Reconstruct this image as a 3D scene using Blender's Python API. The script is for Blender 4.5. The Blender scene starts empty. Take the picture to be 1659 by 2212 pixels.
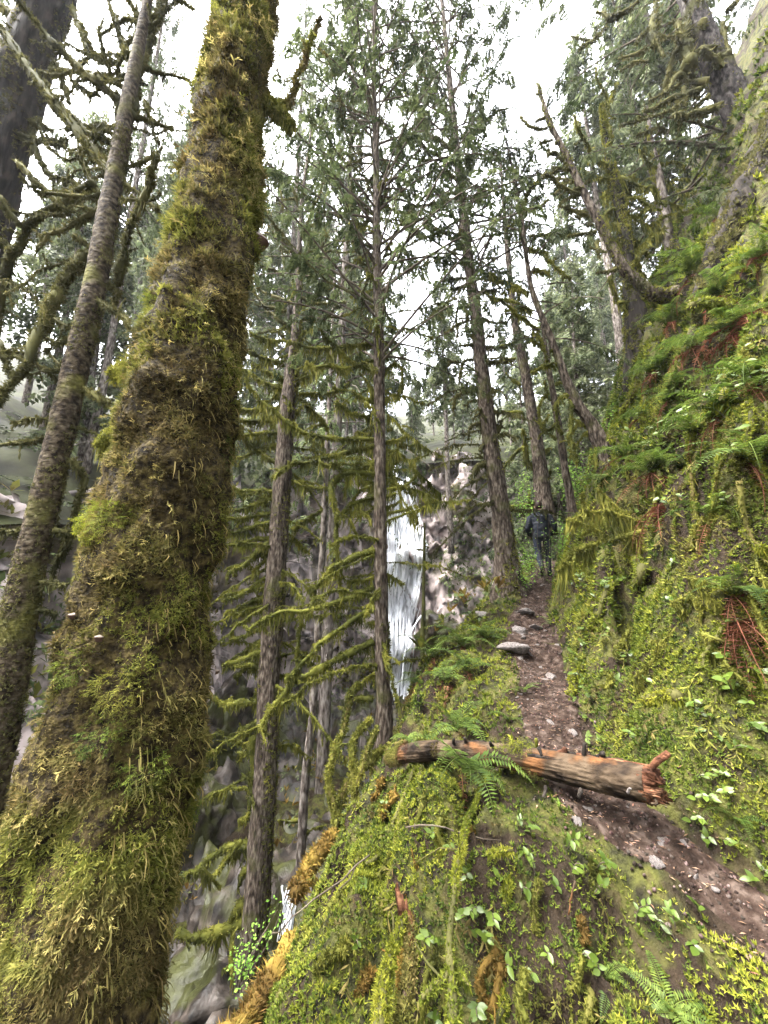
import bpy, math, random
import numpy as np
from mathutils import Vector

R = math.radians
sc = bpy.context.scene
rng = np.random.default_rng(11)
random.seed(11)

# ------------------------------------------------------------------ camera, sky, sun, exposure
PITCH = R(12.0)
FPX, CXP, CYP = 850.0, 829.5, 1106.0            # focal length and centre in picture units (picture 1659 x 2212)
cam_d = bpy.data.cameras.new('camera')
cam_d.sensor_fit = 'HORIZONTAL'
cam_d.sensor_width = 36.0
cam_d.lens = 36.0 * FPX / 1659.0
cam_d.clip_start = 0.05
cam_d.clip_end = 600
cam = bpy.data.objects.new('camera', cam_d)
sc.collection.objects.link(cam)
cam.location = (0, 0, 0)
cam.rotation_euler = (R(90) + PITCH, 0, 0)
sc.camera = cam

SUN_EL, SUN_AZ = R(60), R(-100)                   # azimuth measured from +Y (view direction) towards +X
world = bpy.data.worlds.new('World')
sc.world = world
world.use_nodes = True
wn = world.node_tree
wn.nodes.clear()
sky = wn.nodes.new('ShaderNodeTexSky')
sky.sky_type = 'NISHITA'
sky.sun_disc = False
sky.sun_elevation = SUN_EL
sky.sun_rotation = SUN_AZ
sky.air_density = 1.0
sky.dust_density = 6.0
sky.ozone_density = 1.0
hs = wn.nodes.new('ShaderNodeHueSaturation')     # an overcast sky: nearly colourless
hs.inputs['Saturation'].default_value = 0.22
bg = wn.nodes.new('ShaderNodeBackground')
bg.inputs['Strength'].default_value = 0.14
wo = wn.nodes.new('ShaderNodeOutputWorld')
wn.links.new(sky.outputs[0], hs.inputs['Color'])
wn.links.new(hs.outputs[0], bg.inputs[0])
wn.links.new(bg.outputs[0], wo.inputs[0])
sun_d = bpy.data.lights.new('sun', 'SUN')
sun_d.energy = 1.0
sun_d.angle = R(40)
sun_d.color = (1.0, 0.96, 0.9)
sun = bpy.data.objects.new('sun', sun_d)
sc.collection.objects.link(sun)
sdir = Vector((math.sin(SUN_AZ) * math.cos(SUN_EL), math.cos(SUN_AZ) * math.cos(SUN_EL), math.sin(SUN_EL)))
sun.rotation_euler = sdir.to_track_quat('Z', 'Y').to_euler()
sc.view_settings.view_transform = 'Standard'
sc.view_settings.look = 'None'
sc.view_settings.exposure = 3.95
sc.view_settings.gamma = 1.0
sc.view_settings.use_curve_mapping = False
sc.render.engine = 'CYCLES'
sc.cycles.use_denoising = True
sc.cycles.max_bounces = 6
sc.cycles.transparent_max_bounces = 12

# ------------------------------------------------------------------ helpers: maths
CP, SP = math.cos(PITCH), math.sin(PITCH)
def ray(px, py):
    a = (px - CXP) / FPX; b = (CYP - py) / FPX
    return np.array([a, CP - b * SP, SP + b * CP])
def P(px, py, Y):
    r = ray(px, py)
    return r * (Y / r[1])
def wid(w, p):                                   # width in picture units -> metres at world point p
    return w * (p[1] * CP + p[2] * SP) / FPX

def _hash(i, j, k, s):
    n = (i * 374761393 + j * 668265263 + k * 2147483647 + s * 1274126177) & 0xFFFFFFFF
    n = ((n ^ (n >> 13)) * 1274126177) & 0xFFFFFFFF
    n = n ^ (n >> 16)
    return (n & 0xFFFF) / 32767.5 - 1.0
def vn(x, y, z=0.0, s=0):
    x, y, z = np.broadcast_arrays(np.asarray(x, float), np.asarray(y, float), np.asarray(z, float))
    xi, yi, zi = np.floor(x).astype(np.int64), np.floor(y).astype(np.int64), np.floor(z).astype(np.int64)
    fx, fy, fz = x - xi, y - yi, z - zi
    fx = fx*fx*(3-2*fx); fy = fy*fy*(3-2*fy); fz = fz*fz*(3-2*fz)
    out = 0
    for a in (0, 1):
        for b in (0, 1):
            for c in (0, 1):
                w = (fx if a else 1-fx) * (fy if b else 1-fy) * (fz if c else 1-fz)
                out = out + w * _hash(xi+a, yi+b, zi+c, s)
    return out
def fbm(x, y, z=0.0, s=0, o=3):
    t = 0; a = 1.0; f = 1.0
    for i in range(o):
        t = t + a * vn(np.asarray(x)*f, np.asarray(y)*f, np.asarray(z)*f, s+i); a *= .5; f *= 2.03
    return t
def worley(q, seed):                              # nearest-cell random offset plus a random tilt: blocky broken rock
    q = np.asarray(q, float); c = np.floor(q).astype(np.int64); best = np.full(q.shape[:-1], 9e9); val = np.zeros(q.shape[:-1])
    for a in (-1, 0, 1):
        for b in (-1, 0, 1):
            for d in (-1, 0, 1):
                i, j, k = c[..., 0]+a, c[..., 1]+b, c[..., 2]+d
                f = np.stack([i + .5 + .45*_hash(i, j, k, seed), j + .5 + .45*_hash(i, j, k, seed+1), k + .5 + .45*_hash(i, j, k, seed+2)], -1)
                e = q - f; dd = (e*e).sum(-1); m = dd < best
                v = _hash(i, j, k, seed+3) + .9*(e[..., 0]*_hash(i, j, k, seed+4) + e[..., 1]*_hash(i, j, k, seed+5) + e[..., 2]*_hash(i, j, k, seed+6))
                best = np.where(m, dd, best); val = np.where(m, v, val)
    return val
def norm(v):
    return v / np.maximum(np.linalg.norm(v, axis=-1, keepdims=True), 1e-9)
def spline(pts, n):                              # Catmull-Rom through pts (k,d), n samples
    p = np.asarray(pts, float)
    if len(p) == 2:
        t = np.linspace(0, 1, n)[:, None]
        return p[0] * (1-t) + p[1] * t
    q = np.vstack([2*p[0]-p[1], p, 2*p[-1]-p[-2]])
    k = len(p) - 1
    t = np.linspace(0, k, n); i = np.minimum(t.astype(int), k-1); u = (t - i)[:, None]
    a, b, c, d = q[i], q[i+1], q[i+2], q[i+3]
    return .5*((2*b) + (c-a)*u + (2*a-5*b+4*c-d)*u*u + (3*b-a-3*c+d)*u**3)

# ------------------------------------------------------------------ helpers: meshes
COL = sc.collection
class MB:
    """collects vertices and faces for ONE mesh object"""
    def __init__(s): s.v = []; s.f = []; s.n = 0
    def add(s, v, faces, mat=0):
        v = np.asarray(v, float).reshape(-1, 3)
        for f in (faces if isinstance(faces, (list, tuple)) else [faces]):
            f = np.asarray(f, np.int64)
            if f.size: s.f.append((f + s.n, mat))
        s.v.append(v); s.n += len(v)
    def build(s, name, mats, parent=None, smooth=False, origin=None):
        v = np.vstack(s.v) if s.v else np.zeros((0, 3))
        if origin is not None: v = v - np.asarray(origin)
        me = bpy.data.meshes.new(name)
        me.vertices.add(len(v)); me.vertices.foreach_set('co', v.astype(np.float32).ravel())
        tot = np.concatenate([np.full(len(f), f.shape[1]) for f, m in s.f])
        loops = np.concatenate([f.ravel() for f, m in s.f])
        mi = np.concatenate([np.full(len(f), m) for f, m in s.f])
        me.loops.add(len(loops)); me.loops.foreach_set('vertex_index', loops.astype(np.int32))
        me.polygons.add(len(tot))
        me.polygons.foreach_set('loop_start', np.concatenate([[0], np.cumsum(tot)[:-1]]).astype(np.int32))
        me.polygons.foreach_set('loop_total', tot.astype(np.int32))
        me.polygons.foreach_set('material_index', mi.astype(np.int32))
        if smooth: me.polygons.foreach_set('use_smooth', np.ones(len(tot), bool))
        for m in (mats if isinstance(mats, (list, tuple)) else [mats]): me.materials.append(m)
        me.update(calc_edges=True)
        return link(name, me, parent)
def link(name, data, parent=None):
    o = bpy.data.objects.new(name, data)
    COL.objects.link(o)
    if parent is not None: o.parent = parent
    return o
def empty(name, loc, label=None, cat=None, group=None):
    o = bpy.data.objects.new(name, None); COL.objects.link(o)
    o.location = [float(c) for c in loc]; o.empty_display_size = .1
    tag(o, label, cat, group)
    return o
def tag(o, label=None, cat=None, group=None, kind=None):
    if label: o['label'] = label
    if cat: o['category'] = cat
    if group: o['group'] = group
    if kind: o['kind'] = kind
    return o
def frames(p):
    t = norm(np.gradient(p, axis=0))
    u = np.cross(t[0], [0.13, 0.3, 1.0] if abs(t[0][2]) < .9 else [1.0, .1, 0]); u /= np.linalg.norm(u)
    U = [u]
    for i in range(1, len(p)):
        u = U[-1] - t[i] * np.dot(U[-1], t[i]); U.append(u / max(np.linalg.norm(u), 1e-9))
    U = np.array(U)
    return t, U, np.cross(t, U)
def tube(p, r, n=8, rough=0.0, fr=3.0, seed=0, cap=True, zf=1.0):
    p = np.asarray(p, float); r = np.broadcast_to(np.asarray(r, float), (len(p),))
    t, U, V = frames(p)
    a = np.linspace(0, 2*math.pi, n, endpoint=False)
    ring = np.cos(a)[None, :, None]*U[:, None] + np.sin(a)[None, :, None]*V[:, None]
    rr = r[:, None] * np.ones((1, n))
    if rough:
        q = p[:, None] + ring * r[:, None, None]
        rr = rr * (1 + rough * fbm(q[..., 0]*fr, q[..., 1]*fr, q[..., 2]*fr*zf, seed, 2))
    v = (p[:, None] + ring * rr[..., None]).reshape(-1, 3)
    i = np.arange(len(p)-1)[:, None]*n; j = np.arange(n)[None]
    f = np.stack([i+j, i+(j+1) % n, i+n+(j+1) % n, i+n+j], -1).reshape(-1, 4)
    if cap:
        k = len(v); v = np.vstack([v, p[0]-t[0]*r[0]*.3, p[-1]+t[-1]*r[-1]*.6])
        jj = np.arange(n); b = (len(p)-1)*n
        c1 = np.stack([np.full(n, k), (jj+1) % n, jj], -1); c2 = np.stack([np.full(n, k+1), b+jj, b+(jj+1) % n], -1)
        return v, [f, np.vstack([c1, c2])]
    return v, [f]
def scatter(tv, tf, M, pos):                     # n copies of a template in one array
    n, k = len(pos), len(tv)
    v = (np.einsum('nij,kj->nki', M, tv) + pos[:, None]).reshape(-1, 3)
    return v, [(f[None] + (np.arange(n)*k)[:, None, None]).reshape(-1, f.shape[1]) for f in tf]
def basis(x, up, scale):                         # columns: x axis, side, up, scaled
    x = norm(x); y = norm(np.cross(up, x)); z = np.cross(x, y)
    return np.stack([x, y, z], -1) * np.asarray(scale)[:, None, None]
def diamonds(segs):                              # list of (base, tip, width, normal) -> bent diamond quads
    v = []; f = []
    for b, t, w, n in segs:
        b = np.array(b, float); t = np.array(t, float); n = np.array(n, float)
        s = np.cross(t-b, n); s = s/np.linalg.norm(s)*w; m = b*.5+t*.5 + n*.06*np.linalg.norm(t-b)
        k = len(v); v += [b, m+s, t, m-s]; f.append([k, k+1, k+2, k+3])
    return np.array(v), [np.array(f)]

# ------------------------------------------------------------------ helpers: materials
def mat(name, cols, scale=4.0, stretch=(1, 1, 1), rough=.8, bump=0.0, bscale=None, bstretch=None, trans=0.0, island=0.0,
        spec=.1, detail=6.0, coord='obj', patch=None, pscale=.8, pthr=(.5, .62), metal=0.0, tcol=None):
    m = bpy.data.materials.new(name); m.use_nodes = True
    nt = m.node_tree; N = nt.nodes; L = nt.links; N.clear()
    out = N.new('ShaderNodeOutputMaterial'); pr = N.new('ShaderNodeBsdfPrincipled')
    pr.inputs['Roughness'].default_value = rough; pr.inputs['Specular IOR Level'].default_value = spec
    geo = N.new('ShaderNodeNewGeometry')
    if coord == 'obj':
        tc = N.new('ShaderNodeTexCoord').outputs['Object']
    else:
        tc = geo.outputs['Position']
    def noise(sca, st, det=detail):
        mp = N.new('ShaderNodeMapping'); mp.inputs['Scale'].default_value = st; L.new(tc, mp.inputs['Vector'])
        n = N.new('ShaderNodeTexNoise'); n.inputs['Scale'].default_value = sca; n.inputs['Detail'].default_value = det
        L.new(mp.outputs[0], n.inputs['Vector']); return n.outputs['Fac']
    f = noise(scale, stretch)
    rp = N.new('ShaderNodeValToRGB'); el = rp.color_ramp.elements
    while len(el) < len(cols): el.new(.5)
    for i, c in enumerate(cols):
        el[i].position = .35 + .3*i/max(1, len(cols)-1); el[i].color = (*c, 1)
    L.new(f, rp.inputs[0]); col = rp.outputs[0]
    if patch is not None:
        pf = noise(pscale, (1, 1, 1), 4.0)
        mr = N.new('ShaderNodeMapRange'); mr.inputs[1].default_value = pthr[0]; mr.inputs[2].default_value = pthr[1]; L.new(pf, mr.inputs[0])
        mx = N.new('ShaderNodeMix'); mx.data_type = 'RGBA'; L.new(mr.outputs[0], mx.inputs[0]); L.new(col, mx.inputs[6])
        f2 = noise(scale*1.7, (1, 1, 1)); r2 = N.new('ShaderNodeValToRGB')
        r2.color_ramp.elements[0].position = .35; r2.color_ramp.elements[1].position = .65
        r2.color_ramp.elements[0].color = (*[c*.55 for c in patch], 1); r2.color_ramp.elements[1].color = (*patch, 1)
        L.new(f2, r2.inputs[0]); L.new(r2.outputs[0], mx.inputs[7]); col = mx.outputs[2]
    if island:
        hv = N.new('ShaderNodeHueSaturation')
        mr = N.new('ShaderNodeMapRange'); mr.inputs[3].default_value = 1-island; mr.inputs[4].default_value = 1+island
        L.new(geo.outputs['Random Per Island'], mr.inputs[0]); L.new(mr.outputs[0], hv.inputs['Value'])
        mr2 = N.new('ShaderNodeMapRange'); mr2.inputs[3].default_value = .5+.035*island; mr2.inputs[4].default_value = .5-.045*island
        L.new(geo.outputs['Random Per Island'], mr2.inputs[0]); L.new(mr2.outputs[0], hv.inputs['Hue'])
        L.new(col, hv.inputs['Color']); col = hv.outputs[0]
    L.new(col, pr.inputs['Base Color'])
    if bump:
        b = N.new('ShaderNodeBump'); b.inputs['Strength'].default_value = bump; b.inputs['Distance'].default_value = .03
        L.new(noise(bscale or scale*2, bstretch or stretch, 8.0), b.inputs['Height']); L.new(b.outputs[0], pr.inputs['Normal'])
    sh = pr.outputs[0]
    if trans:
        tr = N.new('ShaderNodeBsdfTranslucent'); L.new(col, tr.inputs[0])
        ms = N.new('ShaderNodeMixShader'); ms.inputs[0].default_value = trans
        L.new(sh, ms.inputs[1]); L.new(tr.outputs[0], ms.inputs[2]); sh = ms.outputs[0]
    L.new(sh, out.inputs[0])
    return m

M = {}
M['ground'] = mat('forest_floor', [(.012, .011, .006), (.03, .031, .009), (.055, .056, .013), (.042, .034, .014)], 9.0, bump=1.0, bscale=40, coord='pos', detail=10, patch=(.022, .015, .009), pscale=2.3, pthr=(.48, .56))
M['trail'] = mat('trail_dirt', [(.010, .006, .004), (.02, .012, .0085), (.032, .021, .0155), (.066, .048, .038)], 13.0, bump=1.0, bscale=26, coord='pos', rough=.85, detail=9)
M['moss'] = mat('ground_moss', [(.026, .042, .007), (.06, .086, .012), (.108, .132, .019), (.165, .172, .03)], 1.6, trans=.35, island=.5, coord='pos', patch=(.09, .07, .026), pscale=1.9, pthr=(.56, .66), rough=.7)
M['moss_dark'] = mat('dark_moss', [(.018, .035, .006), (.04, .065, .01), (.08, .11, .015), (.06, .05, .018)], 2.2, trans=.3, island=.5, coord='pos', rough=.75)
M['moss_bright'] = mat('yellow_green_moss', [(.065, .085, .011), (.13, .15, .017), (.2, .21, .026)], 2.5, trans=.4, island=.45, coord='pos', rough=.7)
M['moss_orange'] = mat('orange_brown_moss', [(.07, .045, .012), (.135, .09, .02), (.2, .145, .03)], 3.5, trans=.35, island=.45, coord='pos', rough=.8)
M['moss_trunk'] = mat('shaggy_brown_moss', [(.034, .026, .010), (.076, .061, .021), (.128, .11, .034), (.09, .07, .026)], 2.6, trans=.35, island=.5, coord='pos', patch=(.15, .16, .03), pscale=2.1, pthr=(.45, .6), rough=.8)
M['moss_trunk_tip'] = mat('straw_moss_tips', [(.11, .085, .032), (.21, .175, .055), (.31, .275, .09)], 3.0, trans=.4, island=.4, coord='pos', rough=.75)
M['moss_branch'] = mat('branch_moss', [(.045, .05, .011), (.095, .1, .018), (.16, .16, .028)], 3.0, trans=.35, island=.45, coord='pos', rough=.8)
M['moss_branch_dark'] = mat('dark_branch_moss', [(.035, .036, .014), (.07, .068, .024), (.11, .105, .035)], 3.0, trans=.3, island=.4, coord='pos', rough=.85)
M['bark'] = mat('brown_bark', [(.011, .008, .006), (.036, .027, .02), (.068, .053, .041), (.125, .105, .084)], 26.0, (1, 1, .3), bump=1.0, bscale=40, bstretch=(1, 1, .25), patch=(.07, .075, .02), pscale=1.6, pthr=(.56, .7), rough=.9)
M['bark_grey'] = mat('grey_bark', [(.03, .023, .019), (.075, .062, .053), (.14, .12, .105), (.22, .195, .175)], 16.0, (1, 1, .35), bump=.8, bscale=24, bstretch=(1, 1, .2), patch=(.09, .09, .03), pscale=2.2, pthr=(.6, .72), rough=.9)
M['bark_peel'] = mat('peeling_bark', [(.010, .007, .005), (.026, .019, .012), (.052, .04, .025), (.09, .073, .048)], 22.0, (1, 1, 1.0), bump=1.0, bscale=26, bstretch=(.8, .8, 1.4), patch=(.1, .095, .025), pscale=2.6, pthr=(.52, .68), rough=.9)
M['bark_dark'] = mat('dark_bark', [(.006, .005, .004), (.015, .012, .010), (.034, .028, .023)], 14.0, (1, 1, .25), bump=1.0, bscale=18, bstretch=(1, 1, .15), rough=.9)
M['twig'] = mat('twig', [(.035, .027, .02), (.075, .06, .045), (.1, .085, .06)], 8.0, rough=.9)
M['needle'] = mat('hemlock_needles', [(.03, .042, .018), (.055, .072, .028), (.085, .105, .042)], 1.2, trans=.3, island=.45, coord='pos', rough=.6)
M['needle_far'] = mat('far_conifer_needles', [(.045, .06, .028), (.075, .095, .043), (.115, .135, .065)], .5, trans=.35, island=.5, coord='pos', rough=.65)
M['needle_light'] = mat('cedar_sprays', [(.06, .09, .035), (.11, .15, .055), (.16, .2, .085)], .6, trans=.35, island=.5, coord='pos', rough=.6)
M['fern'] = mat('fern_green', [(.03, .055, .008), (.06, .095, .014), (.1, .14, .024)], 5.0, trans=.35, island=.35, rough=.55, spec=.25, coord='pos')
M['fern_dead'] = mat('dead_fern', [(.05, .018, .011), (.10, .038, .021), (.15, .068, .038)], 5.0, trans=.25, island=.35, rough=.7, coord='pos')
M['salal'] = mat('glossy_leaf', [(.035, .06, .008), (.065, .1, .013), (.1, .145, .02)], 4.0, trans=.3, rough=.38, spec=.4, coord='pos')
M['leaf_light'] = mat('fresh_leaf', [(.1, .2, .03), (.17, .3, .05), (.24, .38, .075)], 4.0, trans=.45, island=.3, rough=.5, coord='pos')
M['rock'] = mat('cliff_rock', [(.045, .04, .039), (.17, .143, .137), (.36, .30, .285), (.5, .425, .405)], 1.3, (1, 1, .7), bump=1.0, bscale=7, coord='pos', rough=.7, spec=.2, patch=(.07, .07, .025), pscale=.45, pthr=(.6, .7), detail=10)
M['rock_wet'] = mat('wet_rock', [(.007, .006, .005), (.019, .015, .012), (.04, .032, .026), (.08, .066, .056)], 3.2, bump=1.0, bscale=9, coord='pos', rough=.5, spec=.25, detail=9, patch=(.045, .048, .014), pscale=1.3, pthr=(.46, .56))
M['stone'] = mat('trail_stone', [(.05, .041, .037), (.10, .085, .078), (.19, .17, .16)], 9.0, bump=.5, bscale=20, rough=.6, spec=.4)
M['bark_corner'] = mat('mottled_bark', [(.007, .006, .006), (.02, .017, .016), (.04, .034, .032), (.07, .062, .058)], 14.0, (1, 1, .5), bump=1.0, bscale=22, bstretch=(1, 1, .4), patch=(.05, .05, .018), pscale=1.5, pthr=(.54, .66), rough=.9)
M['wood'] = mat('weathered_log_bark', [(.007, .005, .004), (.02, .014, .0095), (.042, .029, .018), (.07, .05, .032)], 9.0, (.16, 1, 1), bump=1.0, bscale=13, bstretch=(.2, 1, 1), patch=(.13, .06, .024), pscale=3.2, pthr=(.58, .66), rough=.85)
M['wood_red'] = mat('broken_orange_wood', [(.035, .015, .009), (.10, .042, .022), (.22, .11, .06)], 16.0, (.2, 1, 1), bump=1.0, bscale=30, bstretch=(.2, 1, 1), rough=.8)
M['fungus'] = mat('bracket_underside', [(.055, .032, .024), (.1, .06, .045)], 8.0, bump=.3, rough=.7)
M['fungus_rim'] = mat('bracket_rim', [(.13, .10, .08), (.24, .2, .165)], 8.0, rough=.6)
M['water_pool'] = mat('pool_water', [(.012, .016, .016), (.03, .035, .035)], 2.0, bump=.25, bscale=9, rough=.06, spec=.8, coord='pos')
M['jacket'] = mat('dark_jacket', [(.008, .010, .014), (.018, .021, .028)], 6.0, bump=.4, bscale=9, rough=.65)
M['trousers'] = mat('dark_trousers', [(.010, .012, .02), (.022, .026, .04)], 8.0, bump=.3, rough=.8)
M['boots'] = mat('boots', [(.008, .007, .006), (.02, .018, .016)], 8.0, rough=.6)
M['hair'] = mat('dark_hair', [(.010, .006, .004), (.026, .016, .011)], 30.0, rough=.5)
M['skin'] = mat('skin', [(.35, .2, .14), (.45, .27, .2)], 10.0, rough=.55)
def water_mat(name, alpha_scale, thr, stretch, amin=.3):
    m = bpy.data.materials.new(name); m.use_nodes = True
    nt = m.node_tree; N = nt.nodes; L = nt.links; N.clear()
    out = N.new('ShaderNodeOutputMaterial'); pr = N.new('ShaderNodeBsdfPrincipled')
    pr.inputs['Base Color'].default_value = (.9, .92, .96, 1); pr.inputs['Roughness'].default_value = .35
    geo = N.new('ShaderNodeNewGeometry'); mp = N.new('ShaderNodeMapping'); mp.inputs['Scale'].default_value = stretch
    L.new(geo.outputs['Position'], mp.inputs['Vector'])
    n = N.new('ShaderNodeTexNoise'); n.inputs['Scale'].default_value = alpha_scale; n.inputs['Detail'].default_value = 6
    L.new(mp.outputs[0], n.inputs['Vector'])
    mr = N.new('ShaderNodeMapRange'); mr.inputs[1].default_value = thr[0]; mr.inputs[2].default_value = thr[1]
    mr.inputs[3].default_value = amin; mr.inputs[4].default_value = 1.0
    L.new(n.outputs['Fac'], mr.inputs[0]); L.new(mr.outputs[0], pr.inputs['Alpha'])
    L.new(pr.outputs[0], out.inputs[0]); return m
M['water_veil'] = water_mat('falling_water_veil', 2.6, (.33, .58), (1.6, 1, .16))
M['water_strand'] = water_mat('falling_water_strand', 3.5, (.3, .5), (1.5, 1, .35), .6)

# ------------------------------------------------------------------ leaf and moss templates
def tuft(nb, seed, spread=.9, w=.13):
    g = np.random.default_rng(seed); s = []
    for i in range(nb):
        a = 2*math.pi*i/nb + g.uniform(-.5, .5); e = g.uniform(.25, 1.25)
        d = np.array([math.cos(a)*math.cos(e)*spread, math.sin(a)*math.cos(e)*spread, math.sin(e)])*g.uniform(.6, 1)
        s.append(((0, 0, 0), d, w*g.uniform(.7, 1.2), (0.1*g.normal(), .1*g.normal(), 1)))
    return diamonds(s)
def spikes(nb, seed, w=.16, e0=.3, e1=1.35):       # tuft of single-triangle blades
    g = np.random.default_rng(seed); v = []
    for i in range(nb):
        a = 2*math.pi*i/nb + g.uniform(-.5, .5); e = g.uniform(e0, e1); c = np.array([math.cos(a), math.sin(a), 0]); s = np.array([-c[1], c[0], 0])*w*g.uniform(.7, 1.2)
        b = c*.12 + [0, 0, g.uniform(-.1, .15)]; v += [b-s, b+s, c*math.cos(e)*g.uniform(.7, 1.1) + [0, 0, math.sin(e)*g.uniform(.6, 1.05)]]
    return np.array(v), [np.arange(nb*3).reshape(-1, 3)]
def feather(seed, droop=.9):                     # one branching moss frond along +X, hanging towards -Z
    g = np.random.default_rng(seed); s = []
    pts = [np.array([t, .06*g.normal(), -droop*t*t*.6 + .25*t]) for t in np.linspace(0, 1, 5)]
    for a, b in zip(pts[:-1], pts[1:]): s.append((a, b, .03, (0, 0, 1)))
    for i in range(9):
        t = g.uniform(.15, .95); k = min(int(t*4), 3); b = pts[k] + (pts[k+1]-pts[k])*(t*4-k)
        sg = 1 if i % 2 else -1
        s.append((b, b + np.array([g.uniform(.1, .3), sg*g.uniform(.14, .34), g.uniform(-.28, .12)]), .032, (0, .2*sg, 1)))
    return diamonds(s)
def spray(n, seed, droop=.5, wl=.075, L=.42):    # flat conifer spray along +X
    g = np.random.default_rng(seed); s = []
    for i in range(n):
        t = (i+.5)/n; b = np.array([t, 0, -droop*t*t])
        for sg in (-1, 1):
            l = L*(1-.65*t)*g.uniform(.7, 1.15)
            s.append((b, b + np.array([l*.75, sg*l, -l*g.uniform(.15, .6)]), wl, (0, .15*sg, 1)))
    s.append(((.75, 0, -droop*.56), (1.15, 0, -droop*1.25), wl, (0, 0, 1)))
    return diamonds(s)
TUFTS = [tuft(4, i, .9, .15) for i in range(4)]
SHAG = [spikes(5, 20+i, .12, .0, 1.2) for i in range(4)]
MOSSY = [spikes(5, 30+i, .19) for i in range(4)]
FEATH = [feather(i, .6+.25*i) for i in range(4)]
SPRAY = [spray(7, i, .35+.2*i) for i in range(3)]
SPRAY_FAR = [spray(3, i+9, .4+.2*i, .14, .55) for i in range(2)]

# ------------------------------------------------------------------ the ground
_Y  = [-8, -1, .8, 2.19, 2.45, 2.8, 3.6, 5, 6.5, 8.8, 12, 20, 40]
_XT = [3.4, 2.3, 2.1, 1.78, 1.55, 1.38, 1.42, 1.87, 2.3, 3.5, 5.0, 8.4, 17]
_ZT = [-2.6, -1.75, -1.62, -1.5, -1.38, -1.3, -1.15, -.78, -.38, .37, 1.0, 1.7, 3.5]
def xt(Y): return np.interp(Y, _Y, _XT)
def zt(Y): return np.interp(Y, _Y, _ZT)
def xe(Y): return np.interp(Y, [-8, 0, 2, 4, 5, 6, 6.6, 8, 10, 14, 20, 40], [-.5, -.9, -.6, -.5, .35, .6, .65, 1.9, 3, 4.2, 7, 15])
FLOOR = -7.0
def h(x, Y):
    x = np.asarray(x, float); Y = np.asarray(Y, float)
    u = x - xt(Y); hw = np.interp(Y, [2.0, 3.6], [.17, .3])
    up = np.maximum(u - hw, 0)
    sl = np.interp(Y, [3, 6, 9, 14], [1.75, 2.05, 2.3, 2.0])
    zr = np.where(up < 7, sl*up - .25*np.minimum(up, .5), sl*7-.125 + .75*(up-7))
    v = np.maximum(-(u + hw), 0)
    lin = np.interp(Y, [0, 2, 4, 6.5], [.0, .12, .25, .25]); qd = np.interp(Y, [0, 2, 4, 5, 6.5], [0, .1, .26, .2, .1])
    vv = np.minimum(v, 2.2)
    zl = -(lin*vv + qd*vv*vv)
    d = np.maximum(xe(Y) - x, 0)
    zl = zl - (1.9*d - .3*np.minimum(d, .6))
    m = np.clip((np.abs(u) - .22)/.5, .12, 1)
    big = np.clip(up/1.5, 0, 1)
    n = .17*m*fbm(x*1.7, Y*1.7, 0, 3, 3) + .05*m*fbm(x*6, Y*6, 0, 9, 2) + .38*big*fbm(x*.8, Y*.8, 0, 21, 2)
    n = n + .045*(1-m)*fbm(x*5, Y*5, 0, 14, 2)
    m2 = np.clip(up/.7, 0, 1)*np.clip((14-Y)/3, 0, 1)
    n = n + m2*(.2*worley(np.stack([x*1.15, Y*1.15, zr*.35], -1), 210) + .38*np.maximum(fbm(x*1.7, Y*1.7, zr*.6, 61, 2), 0))
    n = n + np.clip(v/.4, 0, 1)*np.clip((6-Y)/2, 0, 1)*(.12*worley(np.stack([x*2.1, Y*2.1, x*0], -1), 230) + .13*fbm(x*3.1, Y*3.1, 0, 66, 2))
    n = n - .3*np.clip((fbm(x*3.4, Y*3.4, 0, 74, 2) - .38)/.25, 0, 1)*np.clip((np.abs(u)-.5)/.3, 0, 1)*np.clip((11-Y)/2, 0, 1)   # hollows
    step = .10*np.clip(1-np.abs(u)/.5, 0, 1)*np.clip((Y-4.3)/.6, 0, 1)*np.clip((9-Y)/1, 0, 1)*np.sin(Y*4.6 + .8*x)
    z = zt(Y) + zr + zl + n*(1+.5*np.minimum(big, 1)) + step
    fl = FLOOR + .55*fbm(x*.5, Y*.5, 0, 33, 3) + .18*fbm(x*2.2, Y*2.2, 0, 36, 2) + .7*np.clip((Y-9)/3, 0, 1)
    k = .5; dd = np.clip((z - fl)/k, -8, 8)
    return fl + k*np.log1p(np.exp(dd)) + np.maximum(z - fl - 8*k, 0)
def hit(px, py, y0=.6, y1=24.0):
    r = ray(px, py); Y = np.concatenate([np.linspace(y0, 8, 900), np.linspace(8, y1, 500)])
    q = r[None]*(Y/r[1])[:, None]
    b = np.nonzero(q[:, 2] < h(q[:, 0], q[:, 1]))[0]
    i = b[0] if len(b) else -1
    return q[i]
def nrm(x, Y, e=.06):
    gx = (h(x+e, Y) - h(x-e, Y))/(2*e); gy = (h(x, Y+e) - h(x, Y-e))/(2*e)
    return norm(np.stack([-gx, -gy, np.ones_like(gx)], -1))
def grid(xs, ys):
    X, Y = np.meshgrid(xs, ys); n = len(xs)
    i = np.arange(len(ys)-1)[:, None]*n; j = np.arange(n-1)[None]
    return X, Y, np.stack([i+j, i+j+1, i+n+j+1, i+n+j], -1).reshape(-1, 4)

xs = np.concatenate([np.arange(-16, -5, .5), np.arange(-5, -1.4, .12), np.arange(-1.4, 4.6, .05), np.arange(4.6, 13, .12), np.arange(13, 34, 1.)])
ys = np.concatenate([np.arange(-8, -.6, .5), np.arange(-.6, 5, .06), np.arange(5, 15, .12), np.arange(15, 34, .5)])
X, Y, F = grid(xs, ys)
b = MB(); b.add(np.stack([X, Y, h(X, Y)], -1), F)
tag(b.build('ground', M['ground'], smooth=True), 'steep mossy forest hillside falling into a gorge', kind='structure')

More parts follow.
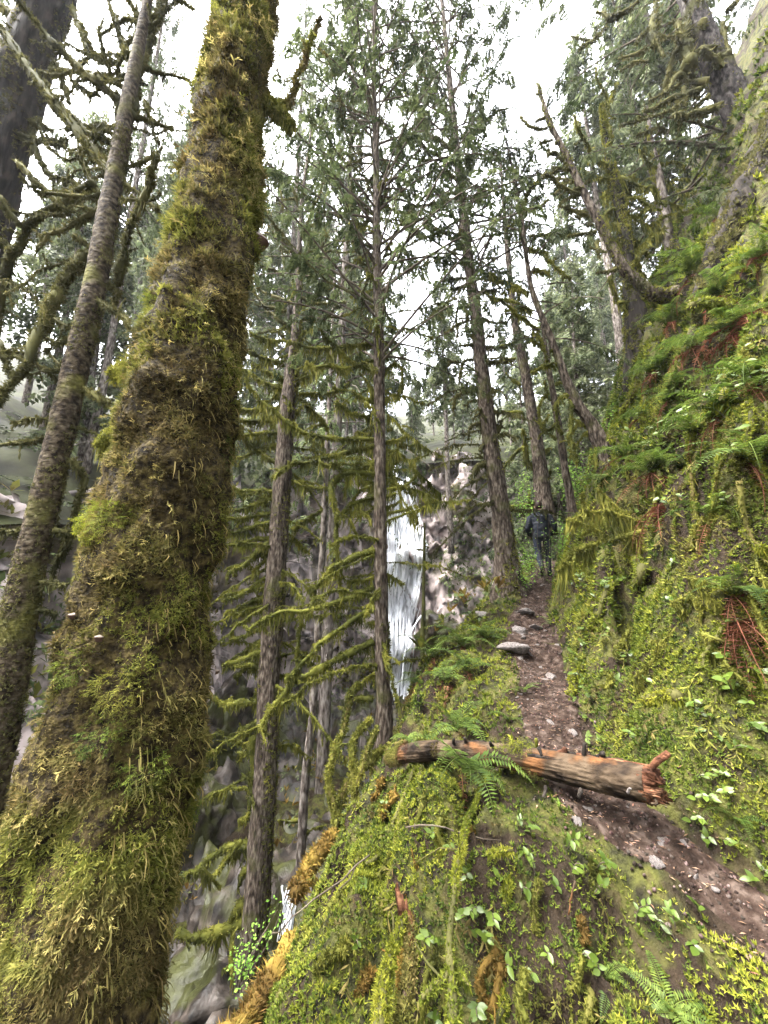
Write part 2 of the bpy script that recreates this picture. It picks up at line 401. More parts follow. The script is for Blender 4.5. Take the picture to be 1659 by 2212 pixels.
us = np.linspace(-.36, .36, 15); ts = np.concatenate([np.arange(-1, 5, .05), np.arange(5, 12, .08)])
U, T, F = grid(us, ts)
wv = (1 + .28*fbm(T*1.3, U*0, 0, 5, 2))*np.interp(T, [2.0, 3.6], [.62, 1.0])
Xt = xt(T) + U*wv
edge = (np.abs(U) > .35)
b = MB(); b.add(np.stack([Xt, T, h(Xt, T) + np.where(edge, -.04, .014)], -1), F)
tag(b.build('trail', M['trail'], smooth=True), 'narrow reddish dirt footpath climbing the slope', kind='structure')

# ------------------------------------------------------------------ the cliff, the hill above it, the pool
CL = np.array([(-10.5, -6, 1.5), (-9.5, 3, 1.8), (-8.2, 8, 2.2), (-7.2, 12, 3.2), (-6.4, 16, 4.8), (-4.8, 20, 7.2), (-2, 23.6, 8.8), (.6, 25, 9.0), (2.6, 24.4, 9.2), (5, 22.5, 8.8), (9, 22, 8.0), (14, 24, 9)])
NS = 270
S = spline(CL, NS)
CEN = np.array([0., 10.])
OUT = norm(S[:, :2] - CEN)
hs_ = np.linspace(0, 1, 115)
def cliff_pt(i, t):                              # i index array on the path, t 0 foot .. 1 top
    z = FLOOR - 1.2 + (S[i, 2] - FLOOR + 1.2)*t
    p = S[i, :2] + OUT[i]*((t-.5)*2.4)[..., None]
    q = np.stack([p[..., 0], p[..., 1], z], -1)
    n1 = fbm(q[..., 0]*.35, q[..., 1]*.35, q[..., 2]*.35, 40, 3)
    c = np.abs(vn(q[..., 0]*.8, q[..., 1]*.8, q[..., 2]*.55, 44))
    st = fbm(q[..., 0]*2.2, q[..., 1]*2.2, q[..., 2]*2.2, 46, 3)
    w1 = worley(q*[.45, .45, .32], 300); w2 = worley(q*[1.3, 1.3, .95], 310); w3 = worley(q*[3.1, 3.1, 2.4], 320)
    off = n1*.8 - .5*c + .85*w1 + .34*w2 + .13*w3 + .08*st
    q[..., :2] += OUT[i]*off[..., None]*.9
    q[..., 2] += .3*st
    return q
I, Tt = np.meshgrid(np.arange(NS), hs_)
n = NS
i_ = np.arange(len(hs_)-1)[:, None]*n; j_ = np.arange(n-1)[None]
Fc = np.stack([i_+j_, i_+j_+1, i_+n+j_+1, i_+n+j_], -1).reshape(-1, 4)
b = MB(); b.add(cliff_pt(I, Tt), Fc)
tag(b.build('cliff', M['rock']), 'pale pinkish rock cliff around the waterfall with dark wet streaks', kind='structure')

rr = np.concatenate([np.linspace(-1.0, 10, 24), np.linspace(11, 95, 40)])
I, Rr = np.meshgrid(np.arange(NS), rr)
hz_ = S[I, 2] - .2 + np.maximum(Rr, 0)*.52 - .5*np.clip(-Rr, 0, 9) + .5*fbm(S[I, 0]*.4 + OUT[I, 0]*Rr*.4, S[I, 1]*.4 + OUT[I, 1]*Rr*.4, 0, 51, 3)
hp = np.stack([S[I, 0] + OUT[I, 0]*(Rr+1.2), S[I, 1] + OUT[I, 1]*(Rr+1.2), hz_], -1)
i_ = np.arange(len(rr)-1)[:, None]*n
b = MB(); b.add(hp, np.stack([i_+j_, i_+j_+1, i_+n+j_+1, i_+n+j_], -1).reshape(-1, 4))
M['hill'] = mat('hill_floor', [(.010, .010, .006), (.02, .021, .009), (.034, .038, .014)], .9, bump=.8, bscale=3, coord='pos')
tag(b.build('hill', M['hill'], smooth=True), 'wooded hillside rising above the cliff', kind='structure')
def hill_z(i, r): return S[i, 2] - .2 + r*.52

gx_, gy_ = np.arange(-10, 2.6, .12), np.arange(5.2, 25, .14)
X, Y, F = grid(gx_, gy_); q_ = np.stack([X*.9, Y*.9, 0*X], -1)
Z = FLOOR + .9 + .5*worley(q_, 240) + .22*worley(q_*2.9, 250) + .3*fbm(X*.5, Y*.5, 0, 68, 2) + .5*np.maximum(-X-3.4, 0)*np.clip((Y-9)/3, 0, 1) + .045*np.maximum(Y-9, 0) - 1.1*np.exp(-((X+4.2)**2 + (Y-7.4)**2)/3)
b = MB(); b.add(np.stack([X, Y, Z], -1), F)
tag(b.build('gorge_bed', M['rock_wet']), 'dark wet rocky bed of the gorge', kind='structure')
px_ = np.linspace(-6.5, -2.6, 20); py_ = np.linspace(5.2, 9.0, 20)
X, Y, F = grid(px_, py_)
b = MB(); b.add(np.stack([X, Y, np.full_like(X, FLOOR + .42)], -1), F)
tag(b.build('stream_water', M['water_pool']), 'dark still pool at the bottom of the gorge', kind='structure')

# ------------------------------------------------------------------ the waterfall
wf = empty('waterfall', (1.2, 24.0, FLOOR), 'tall white waterfall dropping down the rock cliff behind the trees', 'waterfall')
wf['kind'] = 'structure'
wo_ = np.array([1.2, 24.0, FLOOR])
def fall_edges(z):                               # picture outline of the fall: centre and half width by height
    t = np.clip((z - FLOOR)/(9.2-FLOOR), 0, 1)
    c = np.interp(t, [0, .3, .55, .8, .93, 1], [.65, .95, 1.35, 1.4, 1.1, .8])
    w = np.interp(t, [0, .3, .55, .75, .88, 1], [.55, .85, 1.2, 1.1, .6, .25])
    return c, w
def fall_y(x, z):
    i = np.clip(np.searchsorted(S[:, 0], x), 0, NS-1)
    t = np.clip((z - FLOOR + 1.2)/(S[i, 2] - FLOOR + 1.2), 0, 1)
    q = cliff_pt(i, t)
    return q[..., 1]
uu = np.linspace(-1, 1, 40); zz = np.linspace(FLOOR+.2, 9.1, 150)
U, Z = np.meshgrid(uu, zz); c, w = fall_edges(Z)
Xw = c + U*w*(1 + .22*vn(Z*.9, U*0, 0, 61) + .14*vn(Z*3.7, np.sign(U)*3, 0, 64))
ysm = fall_y(Xw, Z)
ker = np.ones(9)/9
ysm = np.apply_along_axis(lambda a: np.convolve(np.pad(a, 4, mode='edge'), ker, 'valid'), 0, ysm)
Yw = ysm - .28 - .12*fbm(Xw*2.5, Z*.5, 0, 62, 2)
i_ = np.arange(149)[:, None]*40; j_ = np.arange(39)[None]
b = MB(); b.add(np.stack([Xw, Yw, Z], -1), np.stack([i_+j_, i_+j_+1, i_+41+j_, i_+40+j_], -1).reshape(-1, 4))
b.build('veil', M['water_veil'], wf, smooth=True, origin=wo_)
g = np.random.default_rng(5)
for k in range(110):                              # separate threads of white water, arching off ledges
    z0 = g.uniform(-4.5, 9) if k > 14 else g.uniform(6.5, 9)
    ln = g.uniform(1.5, 6); z1 = max(FLOOR+.2, z0-ln); nn = 22
    zz1 = np.linspace(z0, z1, nn); u0 = g.uniform(-1.05, 1.05); du = g.uniform(-.25, .25)
    c, w = fall_edges(zz1); tt = np.linspace(0, 1, nn)
    x1 = c + np.clip(u0 + du*tt, -1.25, 1.25)*w + .06*vn(zz1*1.6, np.full(nn, k*3.1), 0, 63)
    col_ = np.clip(((x1-(-1.2))/4.2*39), 0, 39)
    y1 = np.interp(zz1, zz, Yw[:, int(np.clip((u0+1)/2*39, 0, 39))]) - .16 - .15*np.sin(np.pi*tt)
    rad = g.uniform(.025, .085)*(1-.4*tt)*np.clip(tt*8+.3, 0, 1)
    v, f = tube(np.stack([x1, y1, zz1], -1), rad, 5, .4, 4, k, cap=False)
    bb = MB(); bb.add(v, f); bb.build('water_strand', M['water_strand'], wf, smooth=True, origin=wo_)
# the slanting side thread low on the fall
p = spline([(2.1, 22.9, -1.1), (1.6, 22.7, -1.8), (1.15, 22.5, -3.0), (.95, 22.4, -4.6)], 24)
v, f = tube(p, np.linspace(.07, .05, 24), 5, .4, 4, 3, cap=False)
bb = MB(); bb.add(v, f); bb.build('water_strand', M['water_strand'], wf, smooth=True, origin=wo_)

cz = empty('cascade', P(625, 1990, 9.5), 'small white cascade low in the gorge behind the slim grey tree', 'cascade'); cz['kind'] = 'structure'
co = np.array(cz.location)
for k in range(44):
    a = P(628 + g.uniform(-24, 26), 1912 + g.uniform(0, 30), 9.7); d_ = P(608 + g.uniform(-18, 20), 2035 + g.uniform(-8, 40), 9.0)
    m_ = (a+d_)/2 + np.array([0, -.12, .12])
    v, f = tube(spline([a, m_, d_], 14), g.uniform(.006, .02), 5, .4, 5, k, cap=False)
    bb = MB(); bb.add(v, f); bb.build('water_strand', M['water_strand'], cz, smooth=True, origin=co)

# ------------------------------------------------------------------ boulders and slabs in the gorge
def rock_mesh(seed, nu=14, nv=9, rough=.35, flat=1.0, detail=False):
    g = np.random.default_rng(seed)
    th = np.linspace(0, 2*math.pi, nu, endpoint=False); ph = np.linspace(-math.pi/2, math.pi/2, nv)[1:-1]
    Pp, Tt = np.meshgrid(ph, th, indexing='ij')
    d = np.stack([np.cos(Pp)*np.cos(Tt), np.cos(Pp)*np.sin(Tt), np.sin(Pp)], -1).reshape(-1, 3)
    d = np.vstack([d, [0, 0, -1], [0, 0, 1]])
    pl = norm(g.normal(size=(9, 3))); off = g.uniform(.55, .95, 9)
    r = np.min(np.where(d @ pl.T > .05, off[None]/np.maximum(d @ pl.T, .05), 1.25), axis=1)   # cut by random planes: faceted
    r = r*(1 + rough*.4*vn(d[:, 0]*2.2, d[:, 1]*2.2, d[:, 2]*2.2, seed))
    if detail: r = r*(1 + .10*worley(d*2.6, seed) + .05*worley(d*6.5, seed+9)) + .03*fbm(d[:, 0]*9, d[:, 1]*9, d[:, 2]*9, seed, 3)
    v = d*r[:, None]; v[:, 2] *= flat
    m = nv-2; i = np.arange(m-1)[:, None]*nu; j = np.arange(nu)[None]
    f = np.stack([i+j, i+(j+1) % nu, i+nu+(j+1) % nu, i+nu+j], -1).reshape(-1, 4)
    k = m*nu; jj = np.arange(nu)
    return v, [f, np.vstack([np.stack([np.full(nu, k), (jj+1) % nu, jj], -1), np.stack([np.full(nu, k+1), (m-1)*nu+jj, (m-1)*nu+(jj+1) % nu], -1)])]
def boulder(name, loc, size, rot, seed, m, label, cat, group=None, **kw):
    v, f = rock_mesh(seed, **kw); v = v*np.array(size)
    bb = MB(); bb.add(v, f); o = bb.build(name, m)
    o.location = [float(c) for c in loc]; o.rotation_euler = rot
    return tag(o, label, cat, group)
boulder('boulder', P(410, 1830, 11.5), (1.5, 1.2, 1.4), (.2, .3, .4), 71, M['rock_wet'], 'dark wet rock outcrop low in the gorge beside the big mossy trunk', 'boulder', nu=60, nv=40, detail=True)
boulder('boulder', P(470, 1640, 14.5), (2.2, 1.2, 2.1), (.3, -.2, .9), 72, M['rock_wet'], 'wet glistening dark rock wall seen just right of the big mossy trunk', 'boulder', nu=72, nv=48, detail=True)
boulder('boulder', P(480, 2160, 8.5), (1.2, .9, .9), (.2, .1, .5), 74, M['rock_wet'], 'mossy boulder at the foot of the trunk with tiers of drooping branches', 'boulder', nu=52, nv=36, detail=True)
boulder('boulder', P(960, 1375, 13), (.85, .6, .8), (.1, .3, .2), 75, M['rock_wet'], 'dark angular boulder beside the foot of the waterfall', 'boulder', nu=52, nv=36, detail=True)

# ------------------------------------------------------------------ moss on the ground (nobody could count it)
def ground_moss(name, m, n, size, sel, label, seed, lift=0.0):
    g = np.random.default_rng(seed)
    Yc = g.uniform(.9, 4, n*7)**1.0; Yc = np.where(g.random(n*7) < .45, g.uniform(4, 12, n*7), Yc)
    x = g.uniform(-1.6, 9, n*7)
    z = hq(x, Yc); d2 = x*x + Yc*Yc + z*z
    nn = nrmq(x, Yc)
    area = 1/np.maximum(nn[:, 2], .2)
    u = np.abs(x - xt(Yc)); on = np.clip((u - .24*np.interp(Yc, [2, 3.6], [.55, 1]) - .12*fbm(x*3, Yc*3, 0, 77, 2))/.12, 0, 1)
    inside = (x < .98*Yc + 1.4)
    w = area/np.maximum(d2, 2.2)*on*inside*np.clip(sel(x, Yc, z), 0, 1)
    w /= w.max()
    k = np.nonzero(g.random(len(x)) < w*3.2)[0][:n]
    x, Yc, z, nn, d = x[k], Yc[k], z[k], nn[k], np.sqrt(d2[k])
    s = size*(.55 + .75*g.random(len(k)))*np.clip(d/2.4, .75, 3.0)
    az = g.uniform(0, 6.283, len(k)); t = np.stack([np.cos(az), np.sin(az), np.zeros_like(az)], -1)
    upv = norm(nn + np.array([0, 0, .55]))
    B = basis(np.cross(upv, t), upv, s)
    pos = np.stack([x, Yc, z], -1) + nn*lift
    bb = MB()
    for q in range(4):
        tv, tf = MOSSY[q]; e = np.arange(len(k)) % 4 == q
        v, f = scatter(tv, tf, B[e], pos[e]); bb.add(v, f)
    tag(bb.build(name, m), label, 'moss', kind='stuff')
_gx = np.arange(-2, 10.2, .04); _gy = np.arange(.4, 12.6, .04)
_GX, _GY = np.meshgrid(_gx, _gy); _GZ = h(_GX, _GY)
def hq(x, Y):                                    # h read off a fine grid
    a = np.clip((x+2)/.04, 0, len(_gx)-2.001); c = np.clip((Y-.4)/.04, 0, len(_gy)-2.001); i = a.astype(int); j = c.astype(int); a = a-i; c = c-j
    return (_GZ[j, i]*(1-a) + _GZ[j, i+1]*a)*(1-c) + (_GZ[j+1, i]*(1-a) + _GZ[j+1, i+1]*a)*c
def nrmq(x, Y, e=.06):
    return norm(np.stack([-(hq(x+e, Y)-hq(x-e, Y))/(2*e), -(hq(x, Y+e)-hq(x, Y-e))/(2*e), np.ones_like(x)], -1))
patch = lambda s, f: (lambda x, Y, z: np.maximum(.55 + 1.3*fbm(x*f, Y*f, z*f, s, 2), .12))
ground_moss('moss', M['moss'], 72000, .020, patch(81, 1.3), 'yellow green moss carpet over the bank and slope', 1)
ground_moss('moss', M['moss_dark'], 30000, .02, patch(85, 1.1), 'dark green moss in the hollows of the slope', 2)
ground_moss('moss', M['moss_bright'], 34000, .019, lambda x, Y, z: 1.6*fbm(x*1.1, Y*1.1, z*1.1, 88, 2) - .1, 'bright lime moss cushions on the slope', 3, .012)
def hanging_moss():                              # long strands trailing down steep ground
    g = np.random.default_rng(6); n = 60000
    x = g.uniform(-1.2, 7, n); Yc = g.uniform(1, 9, n); z = h(x, Yc); nn = nrm(x, Yc)
    d = np.sqrt(x*x + Yc*Yc + z*z)
    w = np.clip((.62-nn[:, 2])/.3, 0, 1)*np.clip(.3 + fbm(x*1.2, Yc*1.2, z, 95, 2), 0, 1)/np.maximum(d*d, 3)*5
    w = w*np.clip((np.abs(x-xt(Yc))-.4)/.1, 0, 1)
    k = np.nonzero(g.random(n) < w)[0][:3400]
    down = np.array([0, 0, -1.]); t = norm(down - nn[k]*nn[k][:, 2:]*-1 + g.normal(size=(len(k), 3))*.25 + nn[k]*.2)
    B = basis(t, nn[k], (.07+.1*g.random(len(k)))*np.clip(d[k]/3, .8, 2))
    bb = MB(); pos = np.stack([x[k], Yc[k], z[k]], -1) + nn[k]*.02
    for q in range(4):
        e = np.arange(len(k)) % 4 == q; v, f = scatter(*FEATH[q], B[e], pos[e]); bb.add(v, f)
    tag(bb.build('moss', M['moss_trunk']), 'olive brown moss strands trailing down the steep bank', 'moss', kind='stuff')
hanging_moss()
def slope_moss():                                # fuller moss on the farther slope
    g = np.random.default_rng(16); n = 150000
    Yc = 3.2 + 9*g.random(n)**1.3; x = xt(Yc) + .35 + g.uniform(0, 6, n)*(g.random(n)**.4); e = g.random(n) < .22; x = np.where(e, xt(Yc) - .35 - g.uniform(0, 2.5, n), x)
    x = np.clip(x, -1.8, 10); z = hq(x, Yc); nn = nrmq(x, Yc); k = np.nonzero(g.random(n) < np.clip(.3/np.maximum(nn[:, 2], .15)*.42, 0, 1)*np.clip(.55+1.0*fbm(x*2.2, Yc*2.2, z*2.2, 19, 2), .04, 1))[0][:32000]
    x, Yc, z, nn = x[k], Yc[k], z[k], nn[k]; n = len(k); d = np.sqrt(x*x+Yc*Yc+z*z)
    t = norm(g.normal(size=(n, 3))); upv = norm(nn + [0, 0, .5]); B = basis(np.cross(upv, t), upv, (.034+.04*g.random(n))*np.clip(d/5, .8, 2))
    bb = MB(); sel = (fbm(x*.9, Yc*.9, z*.9, 23, 2) + .3*g.normal(size=n))
    for q in range(4):
        for mi, (lo, hi) in enumerate(((-9, -.35), (-.35, .25), (.25, 9))):
            e = (np.arange(n) % 4 == q) & (sel >= lo) & (sel < hi); v, f = scatter(*MOSSY[q], B[e], np.stack([x, Yc, z], -1)[e]); bb.add(v, f, mi)
    tag(bb.build('moss', [M['moss_dark'], M['moss'], M['moss_bright']]), 'mixed green moss on the far side of the slope around the hiker', 'moss', kind='stuff')
slope_moss()
def cliff_plants():                              # green tufts and ferns on ledges of the far cliff
    g = np.random.default_rng(8); n = 40000
    i = g.integers(16, NS-1, n); t = g.random(n)
    q = cliff_pt(i, t); w = np.clip(.3 + 1.3*fbm(q[:, 0]*.4, q[:, 1]*.4, q[:, 2]*.4, 97, 2) + .3*(t > .9) - 1.3*np.exp(-((q[:, 0]-1.5)/1.9)**2) + .35*(q[:, 0] > 3.6), 0, 1)
    k = np.nonzero(g.random(n) < w*.8)[0][:9500]
    q = q[k]; az = g.uniform(0, 6.28, len(k)); o2 = OUT[i[k]]
    tdir = np.stack([-o2[:, 0], -o2[:, 1], np.zeros(len(k))], -1) + g.normal(size=(len(k), 3))*.5
    upv = norm(np.stack([-o2[:, 0]*.6, -o2[:, 1]*.6, np.ones(len(k))], -1))
    B = basis(norm(tdir), upv, (.14+.34*g.random(len(k))**2))
    bb = MB(); e = np.arange(len(k)) % 3; rust = fbm(q[:, 0]*.7, q[:, 1]*.7, q[:, 2]*.7, 98, 2) > .35
    for j in range(3):
        tp = (TUFTS[0], TUFTS[1], SPRAY_FAR[0])[j]; v, f = scatter(*tp, B[(e == j) & ~rust], q[(e == j) & ~rust]); bb.add(v, f, 0 if j else 1); v, f = scatter(*tp, B[(e == j) & rust], q[(e == j) & rust]); bb.add(v, f, 2)
    tag(bb.build('cliff_plants', [M['needle_light'], M['moss_branch'], M['moss_trunk']]), 'ferns and low green plants clinging to the cliff ledges', 'plants', kind='stuff')
    n = 3600; x = g.uniform(-7, 2, n); y = g.uniform(6.5, 23, n); k = g.random(n) < np.clip(.5 + fbm(x*.6, y*.6, 0, 12, 2), 0, 1); x, y = x[k], y[k]; n = len(x)   # gorge floor
    B = basis(norm(g.normal(size=(n, 3))*[1, 1, .2]), np.tile([0, 0, 1.], (n, 1)) + g.normal(size=(n, 3))*.3, .12+.3*g.random(n)**2); bb = MB(); e = g.integers(0, 3, n)
    for j in range(3): v, f = scatter(*(TUFTS[2], SPRAY_FAR[1], TUFTS[1])[j], B[e == j], np.stack([x, y, h(x, y) + .4 + .5*np.maximum(-x-3.4, 0)*np.clip((y-9)/3, 0, 1)], -1)[e == j]); bb.add(v, f, j)
    tag(bb.build('floor_plants', [M['moss_branch'], M['needle_light'], M['moss_orange']]), 'low plants and dead stalks on the gorge floor', 'plants', kind='stuff')
    n = 4500; i = g.integers(0, NS-1, n); r = g.uniform(-.5, 30, n)**1.0   # undergrowth on the hill
    q = np.stack([S[i, 0]+OUT[i, 0]*(r+1.2), S[i, 1]+OUT[i, 1]*(r+1.2), hill_z(i, np.maximum(r, 0))], -1)
    B = basis(norm(g.normal(size=(n, 3))*[1, 1, .2]), np.tile([0, 0, 1.], (n, 1)) + g.normal(size=(n, 3))*.2, .16+.3*g.random(n))
    bb = MB(); v, f = scatter(*SPRAY_FAR[1], B, q); bb.add(v, f); 
    tag(bb.build('undergrowth', M['needle']), 'pale green undergrowth on the wooded hill', 'undergrowth', kind='stuff')
cliff_plants()

# ------------------------------------------------------------------ trees
CR = {1: (0, 0), 2: (493.7, 0), 3: (1055.4, 0), 4: (0, 713), 5: (493.7, 713), 6: (1055.4, 713), 8: (329, 1443.8), 9: (713, 1443.8), 10: (1055.4, 1443.8)}
KS = .3637
def conv(c, s):                                  # 'x,y x,y ... w' on one enlargement -> picture points, width
    parts = s.split(); ox, oy = CR[c]
    pts = [tuple(float(a) for a in q.split(',')) for q in parts[:-1]]
    return [(ox + x*KS, oy + y*KS) for x, y in pts], float(parts[-1])*KS

def fringe(bb, p, r, dens, length, g, mi, dist):
    """hanging strands and short fuzz round a limb"""
    seg = np.linalg.norm(np.diff(p, axis=0), axis=1); cum = np.concatenate([[0], np.cumsum(seg)]); L = cum[-1]
    n = int(L*dens)
    if n < 2: return
    lod = np.clip(dist/3.0, .8, 3.2)
    s = g.uniform(0, L, n); c = np.stack([np.interp(s, cum, p[:, k]) for k in range(3)], -1); ra = np.interp(s, cum, r)
    tang = norm(np.stack([np.interp(s, cum, np.gradient(p[:, k])) for k in range(3)], -1))
    w = .0042*lod*(.6+.9*g.random(n))
    clump = np.clip(.55 + 1.1*vn(s*5, s*0 + g.uniform(0, 99), 0, 4), .12, 1.6)
    ln = length*clump*(.25 + .75*g.random(n)) + .01
    off = tang*g.normal(size=(n, 1))*.3*ln[:, None] + g.normal(size=(n, 3))*[.1, .1, .05]*ln[:, None]
    side = np.stack([g.normal(size=n), g.normal(size=n), np.zeros(n)], -1); side = norm(side)*w[:, None]
    a = c + g.normal(size=(n, 3))*ra[:, None]*.4 - np.array([0, 0, .5])*ra[:, None]
    mid = a - np.array([0, 0, 1])*ln[:, None]*.5 + off*.4; tip = a - np.array([0, 0, 1])*ln[:, None] + off
    v = np.stack([a-side, a+side, mid+side*.8, mid-side*.8, tip], 1).reshape(-1, 3); i = np.arange(n)[:, None]*5
    bb.add(v, [i + np.array([[0, 1, 2, 3]]), i + np.array([[3, 2, 4]])], mi)
    n2 = int(L*dens*.9)                         # fuzz
    s = g.uniform(0, L, n2); c = np.stack([np.interp(s, cum, p[:, k]) for k in range(3)], -1); ra = np.interp(s, cum, r)
    d = norm(g.normal(size=(n2, 3)) + [0, 0, .25]); l2 = (.012 + .9*ra*g.random(n2))*lod**.5
    sd = norm(np.cross(d, g.normal(size=(n2, 3))))*(.0052*lod)
    a = c + d*ra[:, None]*.8
    v = np.stack([a-sd, a+sd, a + d*l2[:, None] - np.array([0, 0, .3])*l2[:, None]], 1).reshape(-1, 3)
    bb.add(v, np.arange(n2*3).reshape(-1, 3), mi)

def limb(root, org, wp, wd, mats, g, moss=1.0, dens=130, flen=.09, tip=.35, name='branch', nseg=7, lump=.5, start=1.0, twigs=4):
    """one branch as ONE mesh: tapered tube plus its moss"""
    L = np.sum(np.linalg.norm(np.diff(wp, axis=0), axis=1)); n = int(np.clip(L/.07, 8, 40))
    p = spline(wp, n); t = np.linspace(0, 1, n)
    p = p + .03*np.minimum(1, L)*np.stack([vn(t*9, t*0+k*7.3+wp[0][0]*5, 0, 12) for k in range(3)], -1)*np.minimum(1, t*4)[:, None]
    r = wd/2*(start + (tip-start)*t**1.15)*(1 + lump*vn(t*L*7, t*0 + wp[-1][2]*9, 0, 2)*moss)
    bb = MB(); dist = float(np.linalg.norm(p[n//2]))
    v, f = tube(p, np.maximum(r, .002), nseg, .2*moss, 14, 5); bb.add(v, f, 0)
    if moss > 0: fringe(bb, p, r, dens*moss*np.clip(4/dist, .6, 1.3)*1.9, flen*moss*1.3, g, 1, dist)
    for k in range(int(np.clip(L*twigs, 0, 12))):    # fine side twigs
        i = int(g.integers(n//6, n-1)); l = g.uniform(.06, .26)*min(1, .5+L*.4); dv = norm((p[min(i+1, n-1)]-p[i-1])*g.uniform(-.2, 1)/max(1e-3, np.linalg.norm(p[min(i+1, n-1)]-p[i-1])) + g.normal(size=3)*.6 + [0, 0, g.uniform(-.6, .5)])
        tp = np.array([p[i], p[i] + dv*l*.5 + g.normal(size=3)*.015, p[i] + dv*l + np.array([0, 0, -.25])*l]); v, f = tube(tp, np.array([.3, .22, .08])*r[i]*.8 + .002, 4, cap=False); bb.add(v, f, 0)
        fringe(bb, spline(tp, 5), np.full(5, r[i]*.25), 150*moss, flen*.5*moss, g, 1, dist)
    if moss > .3 and dist < 11:                  # close up: a coat of moss tufts
        m_ = int(np.clip(L*6.28*r.mean()*(9500 if dist < 3.2 else 2000 if dist < 5.5 else 700)*min(moss, 1), 20, 3400))
        i = g.integers(0, n-1, m_); fr = g.random((m_, 1)); t_, U_, V_ = frames(p); a = g.uniform(0, 6.283, m_)
        kk = vn((i+fr[:, 0])*L/n*6, i*0 + wp[0][0]*7, 0, 8) + .5*g.random(m_) > -.15; i, fr, a = i[kk], fr[kk], a[kk]; m_ = len(i)
        nr = np.cos(a)[:, None]*U_[i] + np.sin(a)[:, None]*V_[i]; c = p[i]*(1-fr) + p[i+1]*fr + nr*r[i][:, None]*.92
        B = basis(norm(nr*.6 + g.normal(size=(m_, 3))*.6 - [0, 0, .35]), norm(nr + g.normal(size=(m_, 3))*.3), (.014 + .02*g.random(m_))*np.clip(dist/3.0, .7, 1.7))
        v, f = scatter(*MOSSY[int(g.integers(0, 4))], B, c); bb.add(v, f, 1)
    return bb.build(name, mats, root, smooth=False, origin=org), p, r

def px_branches(root, org, Y0, data, mats, seed, moss=1.0, flen=.09, tip=.35, depth=.35, dens=130, wmul=1.0, axis=None):
    g = np.random.default_rng(seed); out = []
    for c, lines in data:
        for s in lines:
            pts, w = conv(c, s)
            y0 = Y0(pts[0][1]) if callable(Y0) else Y0
            a = P(*pts[0], y0); e = P(*pts[-1], y0); L = np.linalg.norm(e-a)
            dY = g.uniform(-depth, depth)*L
            cum = np.concatenate([[0], np.cumsum([math.dist(pts[i], pts[i+1]) for i in range(len(pts)-1)])]); cum /= cum[-1]
            wp = np.array([P(x, y, y0 + dY*t) for (x, y), t in zip(pts, cum)])
            wm = wid(w, wp[len(wp)//2])*wmul
            o, p, r = limb(root, org, wp, wm, mats, g, moss, dens, flen, tip)
            out.append((p, r))
    return out

def trunk_line(pts, Y, base=True):
    """pts: (px, py, width) from the foot upwards; Y a number or one per point"""
    Ys = np.broadcast_to(np.asarray(Y, float), (len(pts),))
    p = np.array([P(x, y, yy) for (x, y, w), yy in zip(pts, Ys)])
    r = np.array([wid(w, q)/2 for (x, y, w), q in zip(pts, p)])
    return p, r
def trunk(root, org, p, r, m, n=60, nseg=16, rough=.10, fr=5, flare=.0, name='trunk', seed=0, zf=.22):
    pr = spline(np.column_stack([p, r]), n); q, rr = pr[:, :3], np.maximum(pr[:, 3], .004)
    if flare: rr = rr*(1 + flare*np.exp(-np.linspace(0, 1, n)*n/5))
    bb = MB(); v, f = tube(q, rr, max(nseg, 26), rough*1.4, fr*3.2, seed, zf=zf); bb.add(v, f)
    bb.build(name, m, root, smooth=True, origin=org)
    return q, rr

def crown_from(limbs, tmpl, g, per_m, size, droop=.35, t0=.3):
    """sprays along a list of limb polylines"""
    pos = []; dr = []; up = []
    for p, r in limbs:
        seg = np.linalg.norm(np.diff(p, axis=0), axis=1); cum = np.concatenate([[0], np.cumsum(seg)]); L = cum[-1]
        n = max(2, int(L*(1-t0)*per_m)); s = g.uniform(L*t0, L, n)
        c = np.stack([np.interp(s, cum, p[:, k]) for k in range(3)], -1)
        tg = norm(np.stack([np.interp(s, cum, np.gradient(p[:, k])) for k in range(3)], -1))
        side = norm(np.cross(tg, [0, 0, 1.]) + 1e-4)*np.where(g.random(n) < .5, 1, -1)[:, None]
        d = norm(tg*g.uniform(.1, .9, (n, 1)) + side*g.uniform(.2, 1, (n, 1)) - np.array([0, 0, 1.])*g.uniform(0, droop*2, (n, 1)))
        pos.append(c); dr.append(d)
    pos = np.vstack(pos); dr = np.vstack(dr); n = len(pos)
    B = basis(dr, norm(np.array([0, 0, 1.]) + g.normal(size=(n, 3))*.35), size*(.6+.7*g.random(n)))
    k = g.integers(0, len(tmpl), n); bb = MB()
    for j in range(len(tmpl)):
        v, f = scatter(*tmpl[j], B[k == j], pos[k == j]); bb.add(v, f)
    return bb
def boughs(q, rr, g, n, z0, z1, Lmax, Lmin, rise=(-.1, .5), droop=.35, az=None):
    """fine boughs leaving a trunk polyline between heights z0..z1 -> list of (polyline, radii)"""
    out = []
    zs = q[:, 2]
    for i in range(n):
        z = z0 + (z1-z0)*((i + g.random())/n); t = (z-z0)/(z1-z0)
        c = np.array([np.interp(z, zs, q[:, k]) for k in range(3)])
        a = g.uniform(0, 6.283) if az is None else g.normal(az[0], az[1])
        L = (Lmax + (Lmin-Lmax)*t)*g.uniform(.65, 1.15); u = g.uniform(*rise)
        d = np.array([math.cos(a), math.sin(a), 0])
        tt = np.linspace(0, 1, 7)[:, None]
        p = c + d*L*tt + np.array([0, 0, 1.])*L*(u*tt - droop*tt**2) + np.array([-d[1], d[0], 0])*L*.12*g.normal()*tt**2
        rad = (.006 + .009*L)*(1-.8*tt[:, 0])
        out.append((p, rad))
    return out
